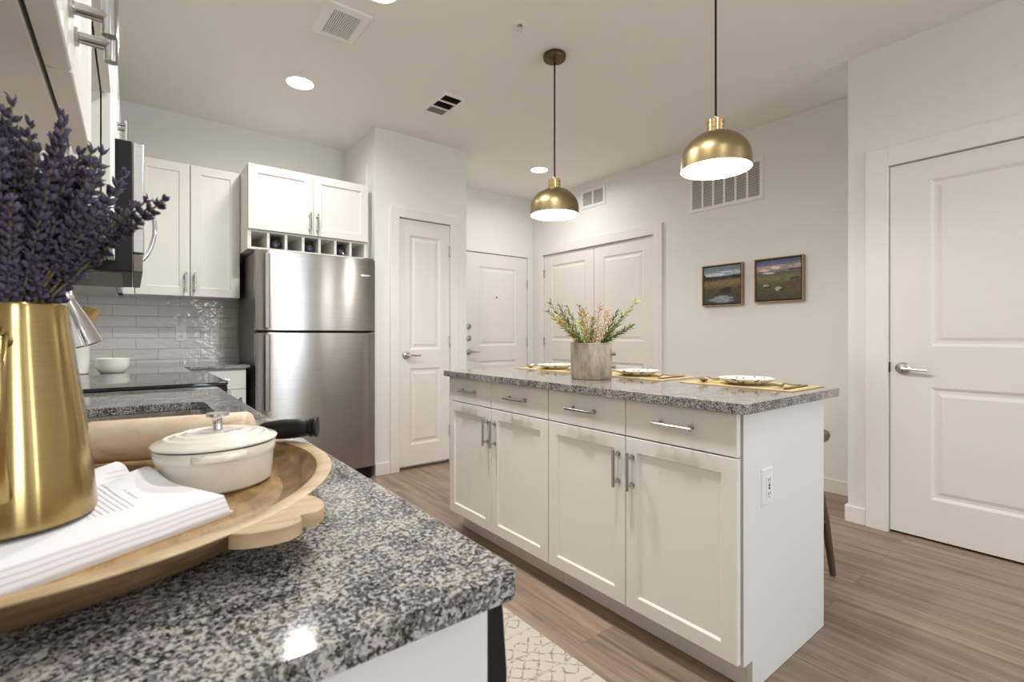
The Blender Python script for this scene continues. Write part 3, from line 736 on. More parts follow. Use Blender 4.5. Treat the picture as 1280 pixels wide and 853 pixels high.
mb=MB(); mb.box(.68,1.46,3.64,3.70,.004,.09); mb.build('base_grille',M['black'],t)
mb=MB(); mb.box(1.40,1.47,3.62,3.72,1.686,1.70-.003); mb.build('hinge_cover',M['greysteel'],t,bevel=.003)
cu=bpy.data.curves.new('emblem_text','FONT'); cu.body='Whirlpool'; cu.size=.016; cu.shear=.25; cu.extrude=.0004; cu.align_x='CENTER'
tmp=bpy.data.objects.new('tmp',cu); COL.objects.link(tmp); bpy.context.view_layer.update()
em=bpy.data.meshes.new_from_object(tmp.evaluated_get(bpy.context.evaluated_depsgraph_get())); bpy.data.objects.remove(tmp)
for v in em.vertices: v.co=Vector((1.402+v.co.x-1.067, 3.6025-3.97-v.co.z, 1.555+v.co.y))
em.materials.clear(); em.materials.append(M['chrome']); eo=bpy.data.objects.new('emblem',em); COL.objects.link(eo); eo.parent=f
mb=MB(); ell=[(1.402+.037*cos(a),3.6028,1.560+.011*sin(a)) for a in [radians(-150+k*20) for k in range(14)]]; mb.tube(ell,.0007,6); mb.build('emblem_swoosh',M['chrome'],f)

# ================================================================ ISLAND
TI=face_negx(1.448)
IB0,IB1=.738,2.40
def island_unit(label,a0,a1,mid,door0):
    t=thing('island_cabinet',label,'cabinet',(1.75,(a0+a1)/2,0),'island base cabinets')
    mb=MB(); mb.box(1.4485,2.05,a0+.0005,a1-.0005,.1,.873); mb.build('body',M['cab'],t)
    mb=MB(); mb.box(1.515,2.05,a0+.0005,a1-.0005,.001,.1); mb.build('toe_kick',M['cab'],t)
    g=.0018
    for d0,d1,ha in ((door0+g,mid-g,mid-.032),(mid+g,a1-g,mid+.032)):
        c=(d0+d1)/2
        drawer(t,TI,d0,d1,.739,.870,.004,((c-.075,.806),(c+.075,.806)))
        cab_door(t,TI,d0,d1,.114,.734,.004,((ha,.548),(ha,.684)),.05)
    return t
island_unit('far half of the white island cabinets, below the potted greenery',1.568,2.40,1.992,1.568)
island_unit('near half of the white island cabinets, next to the outlet panel',.7455,1.566,1.148,.729)
mb=MB(fr((0,0,0),(1,0,0),(0,0,1),(0,1,0)))
mb.prism([(1.457,.098),(1.512,.098),(1.512,.001),(2.072,.001),(2.072,.873),(1.457,.873)],.727,.745)
tag(mb.build('island_end_panel',M['endpanel'],bevel=.001),'tall white end panel closing the near end of the island','panel')
tag(MB().box(2.052,2.071,.7455,2.40,.001,.873).build('island_back_panel',M['cab'],bevel=.001),'white back panel on the seating side of the island','panel')
wall_plate('island_outlet','white outlet on the near end panel of the island',face_negy(.727),1.604,.622,w=.074,h=.118,gfci=True)
slab('island_countertop',rounded(1.396,2.122,.69,2.424,.008,4),[],.8745,CT,M['granite'],'long speckled granite countertop on the island','countertop',.004)
# ================================================================ PENDANTS
def pendant(x,y,label):
    t=thing('pendant_lamp',label,'pendant lamp',(x,y,CEIL),'brass pendants over the island')
    mb=MB(); mb.lathe([(.0,CEIL),(.064,CEIL),(.066,CEIL-.004),(.066,CEIL-.022),(.062,CEIL-.028),(.012,CEIL-.03),(.010,CEIL-.04),(.0,CEIL-.041)],40,(x,y,0))
    c=mb.build('canopy',M['bronze'],t)
    mb=MB()
    for s in (-1,1): mb.lathe([(.004,CEIL-.0285),(.004,CEIL-.032),(.0,CEIL-.0325)],10,(x+s*.035,y,0))
    mb.build('screws',M['bronze'],c)
    ZR=1.806; ZT=ZR+.158
    mb=MB(); mb.cyl((x,y,CEIL-.04),(x,y,ZT+.06),.0044,8); mb.build('cord',M['cord'],t)
    mb=MB(); mb.lathe([(.0,ZT+.066),(.008,ZT+.064),(.010,ZT+.052),(.034,ZT+.050),(.0355,ZT+.048),(.0355,ZT+.034),(.033,ZT+.0335),(.033,ZT+.031),(.0355,ZT+.0305),(.0355,ZT+.014),(.033,ZT+.0135),(.033,ZT+.011),(.0355,ZT+.0105),(.0355,ZT-.001),(.0,ZT-.001)],32,(x,y,0)); mb.build('socket_cap',M['brightbrass'],t)
    prof=[]; R=.1405
    for k in range(15):
        a=radians(6*k); prof.append((max(.02,R*sin(a)**.94), ZR+.036+.122*cos(a)))
    prof[0]=(.02,ZT-.001); prof+= [(R+.0006,ZR+.012),(R+.001,ZR)]
    mb=MB(); mb.lathe(prof,56,(x,y,0),cap0=False,cap1=False); sh=mb.build('shade',M['shade_brass'],t,angle=60)
    inn=[(r-.0022,z-.0012) for r,z in prof[:-1]]+[(R-.0008,ZR)]
    mb=MB(); mb.lathe(inn,56,(x,y,0),cap0=False,cap1=False); mb.build('shade_lining',M['shade_white'],sh,angle=60)
    mb=MB(); mb.lathe([(.0,ZR+.028),(.018,ZR+.031),(.028,ZR+.044),(.030,ZR+.06),(.022,ZR+.085),(.014,ZR+.10),(.014,ZR+.135),(.0,ZR+.136)],20,(x,y,0)); mb.build('bulb',M['bulb'],t)
    l=bpy.data.lights.new('bulb_light','POINT'); l.energy=P_BULB; l.color=C_BULB; l.shadow_soft_size=.03
    o=bpy.data.objects.new('bulb_light',l); COL.objects.link(o); o.parent=t; o.location=(0,0,ZR+.02-CEIL)
pendant(1.945,2.085,'farther brass dome pendant lamp hanging over the far end of the island')
pendant(1.945,1.09,'nearer brass dome pendant lamp hanging over the near end of the island')

# ================================================================ ON THE ISLAND
MATZ=CT
settings=((.965,'at the near end of the island'),(1.50,'in the middle of the island'),(2.09,'at the far end behind the metal pot'))
for i,(y,w) in enumerate(settings):
    tag(MB().box(1.83,2.116,y-.225,y+.225,CT+.0002,CT+.0032).build('placemat',M['placemat'],bevel=.001),'gold woven placemat '+w,'placemat','placemats on the island')
pm=MB(); pm.lathe([(.0,.0),(.062,.0),(.066,.003),(.098,.012),(.113,.022),(.1155,.0245),(.113,.0255),(.095,.0165),(.065,.008),(.0,.0065)],56)
plate=pm.build('dinner_plate',M['plate']); plate.scale=(.9,.9,1.05); plate.location=(1.952,settings[0][0],CT+.0034)
tag(plate,'speckled white plate '+settings[0][1],'plate','plates on the island')
for y,w in settings[1:]:
    o=plate.copy(); COL.objects.link(o); o.location=(1.952,y,CT+.0034); o['label']='speckled white plate '+w
def flat_prof(mb,pts):  # ribbon: (x, halfwidth, z, thick)
    L=[]
    for x,w,z,th in pts: L.append([(x,-w,z),(x,-w*.6,z-th),(x,w*.6,z-th),(x,w,z),(x,w*.6,z+th*.4),(x,-w*.6,z+th*.4)])
    mb.loops(L)
def spoon():
    t=thing('spoon','champagne coloured spoon left of the plate '+settings[0][1],'cutlery',(0,0,0),'spoons on the placemats')
    mb=MB(); L=[]
    for x,w,z,dz in ((-.085,.002,.012,0),(-.08,.012,.0105,.003),(-.068,.019,.009,.0062),(-.052,.0205,.008,.0066),(-.036,.015,.009,.005),(-.026,.006,.0105,.002),(-.02,.0042,.0115,.001)):
        L.append([(x,w*cos(a),z-(dz if abs(s)<1 else 0)*(1-abs(s))-.0008) for a,s in ((0,1),(pi*.25,.5),(pi*.5,0),(pi*.75,.5),(pi,1))]+[(x,w*cos(a),z-(dz)*(1-abs(s))*.9+.0008) for a,s in ((pi*.9,.95),(pi*.75,.5),(pi*.5,0),(pi*.25,.5),(pi*.1,.95))])
    mb.loops(L); mb.build('bowl',M['cutlery'],t)
    mb=MB(); flat_prof(mb,[(-.022,.004,.0115,.0016),(0,.0035,.009,.0018),(.05,.0045,.004,.0018),(.1,.0075,.0025,.0018),(.112,.004,.0025,.0015)]); mb.build('handle',M['cutlery'],t)
    return t
def fork():
    t=thing('fork','champagne coloured fork right of the plate '+settings[0][1],'cutlery',(0,0,0),'forks on the placemats')
    mb=MB(); flat_prof(mb,[(-.04,.011,.005,.0012),(-.03,.0115,.0035,.0015),(-.02,.006,.006,.0016),(0,.0035,.009,.0018),(.05,.0045,.004,.0018),(.1,.0075,.0025,.0018),(.112,.004,.0025,.0015)]); mb.build('handle',M['cutlery'],t)
    mb=MB()
    for k in range(4):
        y=-.0093+k*.0062; mb.tube([(-.04,y,.005),(-.06,y,.0075),(-.084,y*.95,.0115)],[.0016,.0015,.0008],6)
    mb.build('tines',M['cutlery'],t); return t
s0=spoon(); f0=fork()
for i,(y,w) in enumerate(settings):
    z=CT+.0036
    for root,dy,nm in ((s0,.158,'left'),(f0,-.15,'right')):
        lab='champagne coloured %s beside the plate %s'%(root.name.split('.')[0],w)
        if i==0: continue
        dup(root,lab,None,(1.95,y+dy,z),(0,0,.12 if dy>0 else -.1))
    kx=thing('butter_knife','champagne coloured knife beside the fork and plate '+w,'cutlery',(1.96,y-.182,z),'knives on the placemats') if i!=9 else None
    mb=MB(fr((1.96,y-.182,z+.0022),(1,0,0),(0,1,0),(0,0,1))); flat_prof(mb,[(-.1,.002,0,.001),(-.085,.009,0,.0012),(-.02,.0095,0,.0013)]); mb.build('blade',M['cutlery'],kx)
    mb=MB(fr((1.96,y-.182,z+.0022),(1,0,0),(0,1,0),(0,0,1))); flat_prof(mb,[(-.0195,.005,0,.0018),(.02,.0055,0,.002),(.1,.008,0,.002),(.107,.004,0,.0016)]); mb.build('handle',M['cutlery'],kx)
for o in COL.objects:
    if o.get('category')=='cutlery': o.scale.z=1.7
s0.location=(1.95,settings[0][0]+.158,CT+.0036); s0.rotation_euler.z=.12
f0.location=(1.95,settings[0][0]-.15,CT+.0036); f0.rotation_euler.z=-.1
s0['label']='champagne coloured spoon beside the plate '+settings[0][1]; f0['label']='champagne coloured fork beside the plate '+settings[0][1]

PX,PY=1.675,1.548
t=thing('metal_pot','weathered galvanised metal pot holding greenery on the island','pot',(PX,PY,CT))
PR=.094; PH=.166
mb=MB(); mb.lathe([(.0,CT+.001),(PR-.004,CT+.001),(PR-.002,CT+.006),(PR,CT+.010),(PR,CT+PH-.004),(PR+.002,CT+PH-.002),(PR+.001,CT+PH),(PR-.003,CT+PH),(PR-.004,CT+PH-.004),(PR-.004,CT+.012),(.0,CT+.011)],48,(PX,PY,0)); mb.build('pot_body',M['galv'],t)
ha=radians(-60)
hx=Vector((cos(ha),sin(ha),0)); px0=Vector((PX,PY,CT))
for z,nm in ((.118,'upper'),(.060,'lower')):
    mb=MB(); q=px0+Vector((0,0,z)); mb.tube([q+hx*(PR-.003),q+hx*(PR+.012),q+hx*(PR+.017),q+hx*(PR+.020),q+hx*(PR+.021)],[.0095,.0105,.0115,.0085,.003],16)
    mb.build('lug_handle',M['galv'],t)

def branch_variant(n,seed,kind):
    rnd=random.Random(seed); L={'olive':.24,'dark':.24,'ochre':.22}[kind]
    stem=MB(); bend=rnd.uniform(.02,.06); P=[Vector((bend*(k/8)**2,0,L*k/8)) for k in range(9)]
    stem.tube(P,[.0018-.0012*k/8 for k in range(9)],6)
    fol=MB()
    if kind=='ochre':
        for k in range(46):
            u=rnd.uniform(.45,1.03); p=Vector((bend*u*u,0,L*u)); a=rnd.uniform(0,2*pi); d=Vector((cos(a),sin(a),rnd.uniform(.2,1))).normalized()*rnd.uniform(.008,.03)*(1.15-u*.5)
            stem.tube([p,p+d],.0005,4); r=rnd.uniform(.0022,.0036); c=p+d
            fol.lathe([(.0,-r),(r*.8,-r*.6),(r,0),(r*.8,r*.6),(0,r)],6,c)
    else:
        for k in range(38 if kind=='olive' else 32):
            u=.42+.60*k/36; p=Vector((bend*min(u,1)**2,0,L*min(u,1))); a=k*2.4+rnd.uniform(-.4,.4)
            d=Vector((cos(a),sin(a),rnd.uniform(.7,1.3))).normalized(); ln=rnd.uniform(.018,.032)*(1.1-.3*u); w=ln*rnd.uniform(.13,.19)
            s=d.cross(Vector((0,0,1))).normalized(); nn=s.cross(d).normalized()
            q=[p,p+d*ln*.35+s*w+nn*.001,p+d*ln*.7+s*w*.75,p+d*ln,p+d*ln*.7-s*w*.75,p+d*ln*.35-s*w+nn*.001,p+d*ln*.5-nn*.0015]
            fol.add(q,[(0,1,6),(1,2,6),(2,3,6),(3,4,6),(4,5,6),(5,0,6)])
    t=thing({'olive':'green_branch','dark':'dark_green_branch','ochre':'dried_seed_branch'}[kind],'x','greenery',(0,0,0))
    stem.build('stem',M['gstem'] if kind!='ochre' else M['stem'],t); fol.build('seed_heads' if kind=='ochre' else 'leaves',M[{'olive':'leaf','dark':'dleaf','ochre':'ochre'}[kind]],t,angle=180)
    return t
protos={k:[branch_variant(i,40+i*3+j*17,k) for i in range(3)] for j,k in enumerate(('olive','dark','ochre'))}
RT=Vector((cos(radians(38)),-sin(radians(38)),0)); FW=Vector((sin(radians(38)),cos(radians(38)),0))
blab={'olive':'yellow green leafy branch standing in the metal pot','dark':'dark green leafy branch standing in the metal pot','ochre':'ochre dried seed branch standing in the metal pot'}
used={}
# tip offset right, up above the pot rim, depth (m), kind
tips=[(-.185,.175,.0,'olive'),(-.15,.19,.03,'dark'),(-.19,.13,-.02,'ochre'),(-.105,.165,.02,'olive'),(-.06,.16,.0,'olive'),(-.14,.10,-.05,'olive'),(-.12,.13,.05,'olive'),(-.03,.12,-.04,'dark'),
 (.02,.15,.03,'ochre'),(.05,.20,.0,'ochre'),(.075,.17,-.02,'ochre'),(.03,.12,-.05,'ochre'),(.0,.13,.05,'ochre'),(.215,.19,.0,'olive'),(.15,.165,.03,'dark'),(.13,.12,-.03,'olive'),(.21,.09,.02,'dark'),(.19,.08,-.03,'dark'),(.10,.10,-.05,'dark'),(-.08,.09,-.06,'olive'),(-.17,.14,.06,'olive'),(.05,.10,.06,'olive'),(.02,.18,.02,'ochre'),(.06,.14,.04,'ochre')]
for i,(r,u,dp,kind) in enumerate(tips):
    used[kind]=used.get(kind,-1)+1; root=protos[kind][used[kind]%3]; first=used[kind]<3
    tip=Vector((PX,PY,CT+PH))+RT*r*1.02+FW*dp+Vector((0,0,u)); off=RT*r*1.02+FW*dp; rp=Vector((PX,PY,CT+PH))+off.normalized()*min(.056,off.length*.4); e=tip-rp; f_=min(.12/max(Vector((e.x,e.y)).length,1e-4),.145/u); base=rp-e*f_
    v=tip-base; q=v.to_track_quat('Z','Y'); o=root if first else dup(root)
    o.rotation_mode='QUATERNION'; o.rotation_quaternion=q; o.location=base; s=v.length/.24; w_=max(.85,min(s,1.15)); o.scale=(w_,w_,s)
    o['label']=blab[kind]; o['group']={'olive':'olive green branches in the pot','dark':'dark green branches in the pot','ochre':'dried seed branches in the pot'}[kind]

# bar stool behind the island
SX,SY=2.36,1.045
t=thing('bar_stool','dark walnut bar stool mostly hidden behind the near end of the island','stool',(SX,SY,0))
mb=MB(); L=[]
for z,k in ((.615,.93),(.62,.97),(.64,1.0),(.652,.985),(.656,.95)):
    L.append([(SX+x*k,SY+y*k,z+(abs(x)/.2)**2*.014) for x,y in [(p[0]-SX,p[1]-SY) for p in rounded(SX-.2,SX+.2,SY-.195,SY+.195,.07,6)]])
mb.loops(L); mb.build('seat',M['walnut'],t)
for sx in (-1,1):
    for sy in (-1,1):
        mb=MB(); mb.tube([(SX+sx*.125,SY+sy*.115,.618),(SX+sx*.165,SY+sy*.165,.25),(SX+sx*.185,SY+sy*.19,.0)],[.021,.018,.013],14); mb.build('leg',M['walnut'],t)
for a,b2 in (((-1,-1),(1,-1)),((1,-1),(1,1)),((1,1),(-1,1)),((-1,1),(-1,-1))):
    mb=MB(); mb.cyl((SX+a[0]*.165,SY+a[1]*.165,.25),(SX+b2[0]*.165,SY+b2[1]*.165,.25),.009,10); mb.build('rung',M['walnut'],t)

# rug
mb=MB(); mb.prism(rounded(.50,1.186,.35,2.25,.008,3),.0005,.008); rg=mb.build('runner_rug',M['rug'],bevel=.002); tag(rg,'cream runner rug with a faded lattice pattern on the wood floor','rug')

# crock with utensils, bowl: behind the range
KX,KY=-.245,3.36
t=thing('utensil_crock','white ceramic utensil crock behind the faucet, beyond the range','crock',(KX,KY,CT))
mb=MB(); mb.lathe([(.0,CT+.001),(.066,CT+.001),(.07,CT+.006),(.072,CT+.15),(.073,CT+.158),(.070,CT+.16),(.067,CT+.156),(.065,CT+.012),(.0,CT+.010)],40,(KX,KY,0)); mb.build('crock_body',M['ceramic'],t)
t=thing('wooden_turner','flat pale wooden turner standing in the white crock','utensil',(KX,KY,CT+.012))
p0=Vector((KX-.01,KY,CT+.016)); p1=Vector((KX+.055,KY+.0,CT+.26))
mb=MB(); mb.tube([p0,p1],[.006,.007],10); mb.build('handle',M['lwood'],t)
ax=(p1-p0).normalized(); sd=Vector((1,0,0)); sd=(sd-ax*sd.dot(ax)).normalized(); yy=Vector((0,1,0))
o0=p1+ax*.001
mb=MB(lambda p:o0+sd*p[0]+yy*p[1]+ax*p[2]); mb.loops([[(x,-.003,z) for x,z in ((-.012,0),(-.033,.02),(-.035,.085),(.035,.085),(.033,.02),(.012,0))],[(x,.003,z) for x,z in ((-.012,0),(-.033,.02),(-.035,.085),(.035,.085),(.033,.02),(.012,0))]]); mb.build('blade',M['lwood'],t,bevel=.001)
t=thing('black_spatula','black kitchen spoon leaning out of the white crock','utensil',(KX,KY,CT+.012))
p0=Vector((KX-.03,KY-.03,CT+.016)); p1=Vector((KX+.058,KY-.028,CT+.17)); ax=(p1-p0).normalized()
mb=MB(); mb.tube([p0,p1],[.005,.006],10); mb.build('handle',M['black'],t)
mb=MB(); pts=[p1+ax*.001+ax*.07*k/6 for k in range(7)]; mb.tube(pts,[.006,.018,.025,.028,.027,.02,.006],14,flat=.25); mb.build('spoon_bowl',M['black'],t)
BX,BY=-.082,3.36
mb=MB(); mb.lathe([(.0,.001),(.048,.001),(.053,.004),(.067,.022),(.0725,.045),(.074,.076),(.0725,.078),(.0705,.076),(.068,.045),(.062,.024),(.045,.010),(.0,.008)],44); bo=mb.build('serving_bowl',M['ceramic']); bo.location=(BX,BY,CT)
tag(bo,'small white ceramic bowl beyond the black glass cooktop','bowl')

# ================================================================ FOREGROUND TRAY
TX,TY=-.08,.70
t=thing('wooden_tray','round carved wooden tray with wavy handles on the foreground counter','tray',(TX,TY,CT))
prof_out=[(.232,CT+.0005),(.240,CT+.004),(.258,CT+.017),(.279,CT+.033),(.2875,CT+.0388)]
mb=MB(); mb.lathe([(.0,CT+.0005)]+prof_out+[(.2875,CT+.0391),(.272,CT+.0398),(.265,CT+.034),(.254,CT+.024),(.240,CT+.0165),(.232,CT+.0135)],96,(TX,TY,0),cap1=False); tb=mb.build('tray_wall',M['mango'],t)
mb=MB(); mb.lathe([(.2875,CT+.0389),(.2885,CT+.0405),(.285,CT+.0415),(.274,CT+.0415),(.2715,CT+.040)],96,(TX,TY,0),cap0=False,cap1=False); mb.build('rim',M['mango_rim'],t)
mb=MB(); mb.lathe([(.0,CT+.0130),(.233,CT+.0130),(.2335,CT+.0136),(.232,CT+.014),(.0,CT+.014)],96,(TX,TY,0)); mb.build('tray_floor',M['mango_floor'],t)
for base in (-50.5,129.5):
    # two-lobed carved lug following the rim
    inner=[];outer=[]
    n=26
    for k in range(n+1):
        u=k/n; ang=radians(base-10+20*u); inner.append((TX+.2865*cos(ang),TY+.2865*sin(ang)))
        s=sin(pi*u)**.55; lobe=.030*s+.008*abs(sin(2*pi*u))*s-.006*math.exp(-((u-.5)/.05)**2)
        outer.append((TX+(.2875+lobe)*cos(ang),TY+(.2875+lobe)*sin(ang)))
    poly=inner+outer[::-1]
    mb=MB(); mb.prism(poly,CT+.0275,CT+.0405); mb.build('carved_handle',M['mango_rim'],t,bevel=.002)
FZ=CT+.0142

# open book
Vv=Vector((.5,-.866,0)); Uu=Vector((-.866,-.5,0)); S0=Vector((.001,.718,0))
PW=.15; BL=.208
bt=thing('open_book','open book of white pages lying in the wooden tray under the brass pitcher','book',(S0.x,S0.y,FZ))
def bpt(u,v,z): q=S0+Uu*u+Vv*v; return (q.x,q.y,z)
def ptop(v,u):
    a=abs(v); bul=math.exp(-((a-.028)/.026)**2)-.55*math.exp(-(a/.008)**2)
    return FZ+.0232+ (.0135*math.exp(-(max(u,0)/.03)**2)+.0004)*bul - .0045*(a/PW)**1.5*1.0
def block(sgn,name):
    nv,nu=22,16; top=[];mb=MB()
    def pv(j): return PW*(j/nv)
    G=[[bpt(BL*i/nu,sgn*pv(j),ptop(pv(j),BL*i/nu)) for j in range(nv+1)] for i in range(nu+1)]
    Bm=[[bpt(BL*i/nu,sgn*(pv(j)+.010*(j/nv)**6),FZ+.0035) for j in range(nv+1)] for i in range(nu+1)]
    vs=[p for r in G for p in r]+[p for r in Bm for p in r]; o=(nv+1)*(nu+1); fs=[]
    I=lambda i,j:i*(nv+1)+j
    for i in range(nu):
        for j in range(nv):
            fs.append((I(i,j),I(i,j+1),I(i+1,j+1),I(i+1,j))); fs.append((o+I(i,j),o+I(i+1,j),o+I(i+1,j+1),o+I(i,j+1)))
    for j in range(nv):
        for i in (0,nu): fs.append((I(i,j),I(i,j+1),o+I(i,j+1),o+I(i,j)))
    for i in range(nu):
        for j in (0,nv): fs.append((I(i,j),I(i+1,j),o+I(i+1,j),o+I(i,j)))
    mb.add(vs,fs); return mb.build(name,M['pages'],bt,angle=40)
k=N('layered_pages'); vv=k.coord('Object',(1,1,1)); w=k.n('ShaderNodeTexWave',wave_type='BANDS',bands_direction='Z'); w.inputs['Scale'].default_value=75; w.inputs['Distortion'].default_value=1.5; w.inputs['Detail Scale'].default_value=.3; k.l(vv,w.inputs[0])
geo=k.n('ShaderNodeNewGeometry'); sx=k.n('ShaderNodeSeparateXYZ'); k.l(geo.outputs['True Normal'],sx.inputs[0]); side=k.math('LESS_THAN',k.math('ABSOLUTE',sx.outputs[2]),.8)
lines=k.ramp(w.outputs[1],[(0,srgb(214,212,220)),(.35,srgb(238,236,240)),(1,srgb(242,240,243))])
k.l(k.mix(side,srgb(240,237,238),lines),k.b.inputs['Base Color']); k.set(Roughness=.8); M['pages']=k.m
pb=block(1,'page_block'); block(-1,'page_block')
mb=MB(); mb.add([bpt(-.003,-PW-.0105,FZ),bpt(-.003,PW+.0105,FZ),bpt(BL+.004,PW+.0105,FZ),bpt(BL+.004,-PW-.0105,FZ),bpt(-.003,-PW-.0105,FZ+.003),bpt(-.003,PW+.0105,FZ+.003),bpt(BL+.004,PW+.0105,FZ+.003),bpt(BL+.004,-PW-.0105,FZ+.003)],[(0,3,2,1),(4,5,6,7),(0,1,5,4),(1,2,6,5),(2,3,7,6),(3,0,4,7)])
mb.build('cover',M['paper'],bt)
mb=MB(); rnd=random.Random(3)
def dash(u,v0,v1):
    n=max(2,int((v1-v0)/.006)); 
    sk=lambda v:u+.22*(v-.02)
    A=[bpt(sk(v0+(v1-v0)*k/n),v0+(v1-v0)*k/n,ptop(v0+(v1-v0)*k/n,u)+.00035) for k in range(n+1)]; B=[bpt(sk(v0+(v1-v0)*k/n)+.0013,v0+(v1-v0)*k/n,ptop(v0+(v1-v0)*k/n,u+.0013)+.00035) for k in range(n+1)]
    mb.add(A+B,[(k,k+1,n+2+k,n+1+k) for k in range(n)])
def tline(u,a,b_):
    v=a
    while v<b_-.004:
        L=rnd.uniform(.005,.014); dash(u,v,min(v+L,b_)); v+=L+.0016
dash(.030,.052,.056); tline(.030,.060,.085)
for i in range(9): tline(.040+i*.0052,.012,.104 if i!=8 else .07)
for i in range(6): tline(.094+i*.0052,.045+.002*(i%2),.104 if i%3 else .088)
for i in range(14): tline(.132+i*.0052,.018,.104)
mb.build('printed_text',M['ink'],pb,out=Vector((0,0,1)))

# rolling pin
A=Vector((-.066,.926,FZ+.0305)); B=Vector((.139,.807,CT+.0580)); 
A=Vector((-.05,.908,FZ+.0345))
ax=(B-A).normalized()
t=thing('rolling_pin','pale wooden rolling pin with black handles lying across the tray','rolling pin',tuple(A))
mb=MB(); R=.0298; mb.tube([A,A+ax*.002,A+ax*.006,B-ax*.006,B-ax*.002,B],[R-.006,R-.002,R,R,R-.002,R-.006],40); mb.build('barrel',M['maple'],t)
for s,P,d in ((1,B,ax),(-1,A,-ax)):
    q=lambda x:P+d*x
    mb=MB(); mb.tube([q(.0002),q(.012)],[.007,.007],16); mb.build('axle',M['nickel'],t)
    mb=MB(); mb.tube([q(.0122),q(.014),q(.02),q(.045),q(.068),q(.078),q(.0795),q(.082),q(.0835),q(.086),q(.0875),q(.092),q(.094),q(.0945)],[.008,.0105,.0125,.0148,.0142,.013,.0118,.0118,.0145,.0145,.0128,.0158,.0150,.010],28)
    mb.build('handle',M['black'],t)

# dutch oven
DX,DY=.0850,.7115
RZ=radians(25)
t=thing('dutch_oven','cream enamelled oval dutch oven with a lid in the wooden tray','pot',(DX,DY,FZ))
def oval(prof,**kw): 
    mb=MB(); mb.lathe(prof,64,(DX,DY,0),sx=.822,sy=.722,rot=RZ,**kw); return mb
z0=FZ+.0005
oval([(.0,z0),(.073,z0),(.0775,z0+.003),(.0795,z0+.018),(.0812,z0+.036),(.0815,z0+.0365),(.0835,z0+.039),(.084,z0+.0495),(.083,z0+.051),(.079,z0+.051),(.077,z0+.046),(.0745,z0+.010),(.0,z0+.006)]).build('pot_body',M['enamel'],t)
M['rimdark']=plain('dark_enamel_rim',srgb(60,62,62),.3)
oval([(.0832,z0+.0508),(.0836,z0+.0520),(.080,z0+.0525)],cap0=False,cap1=False).build('rim_line',M['rimdark'],t)
ld=oval([(.0,z0+.0523),(.083,z0+.0523),(.0858,z0+.0533),(.0862,z0+.0552),(.0840,z0+.0570),(.0745,z0+.0590),(.0715,z0+.0614),(.0695,z0+.0622),(.0680,z0+.0614),(.0600,z0+.0622),(.0570,z0+.0644),(.0550,z0+.0651),(.0535,z0+.0643),(.0450,z0+.0650),(.0420,z0+.0668),(.0400,z0+.0674),(.0385,z0+.0667),(.0200,z0+.0676),(.0,z0+.0679)]).build('lid',M['enamel'],t,angle=50)
kz=z0+0.0679
mb=MB(); mb.lathe([(.0,kz),(.0062,kz),(.0056,kz+.002),(.0050,kz+.014),(.0055,kz+.0155),(.0118,kz+.0158),(.0128,kz+.017),(.0128,kz+.0195),(.0118,kz+.0205),(.0,kz+.0205)],28,(DX,DY,0)); mb.build('knob',M['chrome'],ld)
for s in (-1,1):
    mb=MB(); L=[]
    for k in range(15):
        u=-1+2*k/14; a=radians(-116 if s<0 else 64)+u*radians(26)
        ex,ey=.822*.082*cos(a),.722*.082*sin(a); nx,ny=cos(a)/.822,sin(a)/.722; l=sqrt(nx*nx+ny*ny); o_=.010*(1-u**4)+.0012
        def P(off,z):
            x=ex+nx/l*off; y=ey+ny/l*off; return (DX+x*cos(RZ)-y*sin(RZ),DY+x*sin(RZ)+y*cos(RZ),z)
        L.append([P(-.001,z0+.040),P(o_*.8,z0+.040),P(o_,z0+.0425),P(o_,z0+.0465),P(o_*.8,z0+.049),P(-.001,z0+.049)])
    mb.loops(L); mb.build('side_handle',M['enamel'],t,angle=50)

# brass pitcher
VX,VY=-.088,.612; VZ=FZ+.0240
t=thing('brass_pitcher','brushed brass pitcher holding lavender, standing on the open book','pitcher',(VX,VY,VZ))
mb=MB(); H_=.1905
mb.lathe([(.0,0),(.0605,0),(.062,.0015),(.0622,.006),(.0595,.04),(.0545,.085),(.0485,.13),(.0435,.17),(.042,.187),(.0424,.1895),(.0418,H_),(.0408,.1895),(.0405,.186),(.047,.13),(.057,.05),(.059,.006),(.0,.005)],72,(VX,VY,VZ)); mb.build('pitcher_body',M['brass'],t)
cdv=Vector((.142,-.99,0)); lf=Vector((-.99,-.142,0)); hd=(cdv+lf*.05).normalized()
hp=[(.0435,.158),(.056,.164),(.076,.158),(.088,.134),(.087,.10),(.078,.062),(.0605,.034)]
sdv=hd.cross(Vector((0,0,1)))
mb=MB(); L=[]
for r,z in hp:
    c=Vector((VX,VY,VZ+z))+hd*r
    L.append(c)
mb.tube(L,[.0075,.006,.0055,.0055,.0055,.006,.0075],14,flat=1.0); mb.build('handle',M['brass'],t)

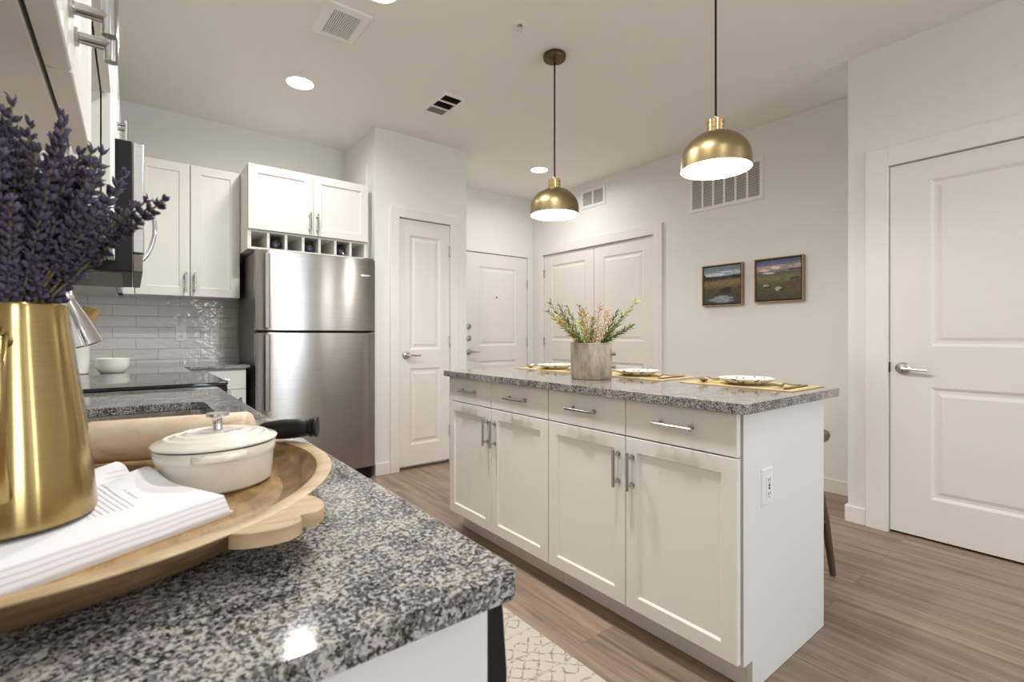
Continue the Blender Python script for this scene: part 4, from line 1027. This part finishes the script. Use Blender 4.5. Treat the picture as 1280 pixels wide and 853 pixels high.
# lavender
def lavender_variant(seed):
    rnd=random.Random(seed); Ls=.20
    st=MB(); bx,by=rnd.uniform(-.012,.012),rnd.uniform(-.012,.012)
    f=lambda u:Vector((bx*u*u,by*u*u,Ls*u))
    st.tube([f(k/8) for k in range(9)],[.0012]*5+[.001]*4,6)
    fl=MB(); nw=rnd.randint(10,13); u0=rnd.uniform(.56,.66)
    for w in range(nw):
        u=u0+(1.0-u0)*w/(nw-1); c=f(u)
        if rnd.random()<.12 and w<3: continue
        nb=rnd.randint(7,9) if w<nw-1 else 4
        for k in range(nb):
            a=2*pi*k/nb+rnd.uniform(-.3,.3); el=rnd.uniform(.35,1.0)+(.7 if w==nw-1 else 0)
            d=Vector((cos(a),sin(a),el)).normalized(); ln=rnd.uniform(.006,.0102)*(1.0-.3*w/nw); r=ln*rnd.uniform(.2,.29)
            p=c+d*.001+Vector((0,0,rnd.uniform(-.0015,.0015)))
            fl.tube([p,p+d*ln*.3,p+d*ln*.7,p+d*ln],[r*.45,r,r*.95,r*.3],5)
            if rnd.random()<.35:
                s=d.cross(Vector((0,0,1))).normalized(); e=p+d*ln
                fl.tube([e,e+(d*.6+s*.8)*.0028],[r*.4,r*.15],4)
    t=thing('lavender_sprig','x','lavender',(0,0,0)); st.build('stem',M['stem'],t); fl.build('flower_spike',M['lav'],t,angle=180); return t
lv=[lavender_variant(90+i) for i in range(6)]
rnd=random.Random(21); cnt=0
rimc=Vector((VX,VY,VZ+.19))
LG='dried lavender sprigs in the brass pitcher'
def sprig(tip,base=None,label=None,roll=None,k=None):
    global cnt
    root=lv[cnt%6]; o=root if cnt<6 else dup(root); cnt+=1
    if base is None:
        h=tip-rimc; up=h.z; h.z=0; rp=rimc+h.normalized()*min(.027,h.length*.45); e=tip-rp; exy=Vector((e.x,e.y)).length
        f=min(.060/max(exy,1e-4),.12/up); base=rp-e*f
    v=tip-base; q=v.to_track_quat('Z','Y'); o.rotation_mode='QUATERNION'; o.rotation_quaternion=q; o.location=base
    s=v.length/.20; o.scale=(.95,.95,s)
    o['label']=label or 'dried purple lavender sprig in the dense bunch in the brass pitcher'
    if not label: o['group']=LG
    elif 'group' in o: del o['group']

def px(r,up_,dp): return rimc+RT*r+FW*dp+Vector((0,0,up_))
sprig(px(.121,.102,.02),label='single lavender sprig reaching farthest right in front of the white cabinet')
sprig(px(.008,.170,.0),label='tallest lavender sprig, at the upper left of the bunch')
for r,u,d in ((.052,.165,.01),(.058,.155,-.01),(.078,.125,.0),(.098,.120,.02),(.105,.112,-.01),(.112,.10,.03),(.092,.085,.0),(.105,.08,-.02),(.118,.09,.0),(.075,.105,.03),(.085,.11,-.03),(.066,.085,.02),(.1,.075,.03)): sprig(px(r*.86,u,d))
for i in range(150):
    a=rnd.uniform(0,2*pi); rr=.085*sqrt(rnd.random()); r=rr*cos(a)-.015; d=rr*sin(a)*.9
    top=.162-.36*max(0,r-.01)-.10*abs(d); u=rnd.uniform(.05,1)**.65*top
    u=max(u,.05+.35*max(0,r))
    sprig(px(r,u,d))
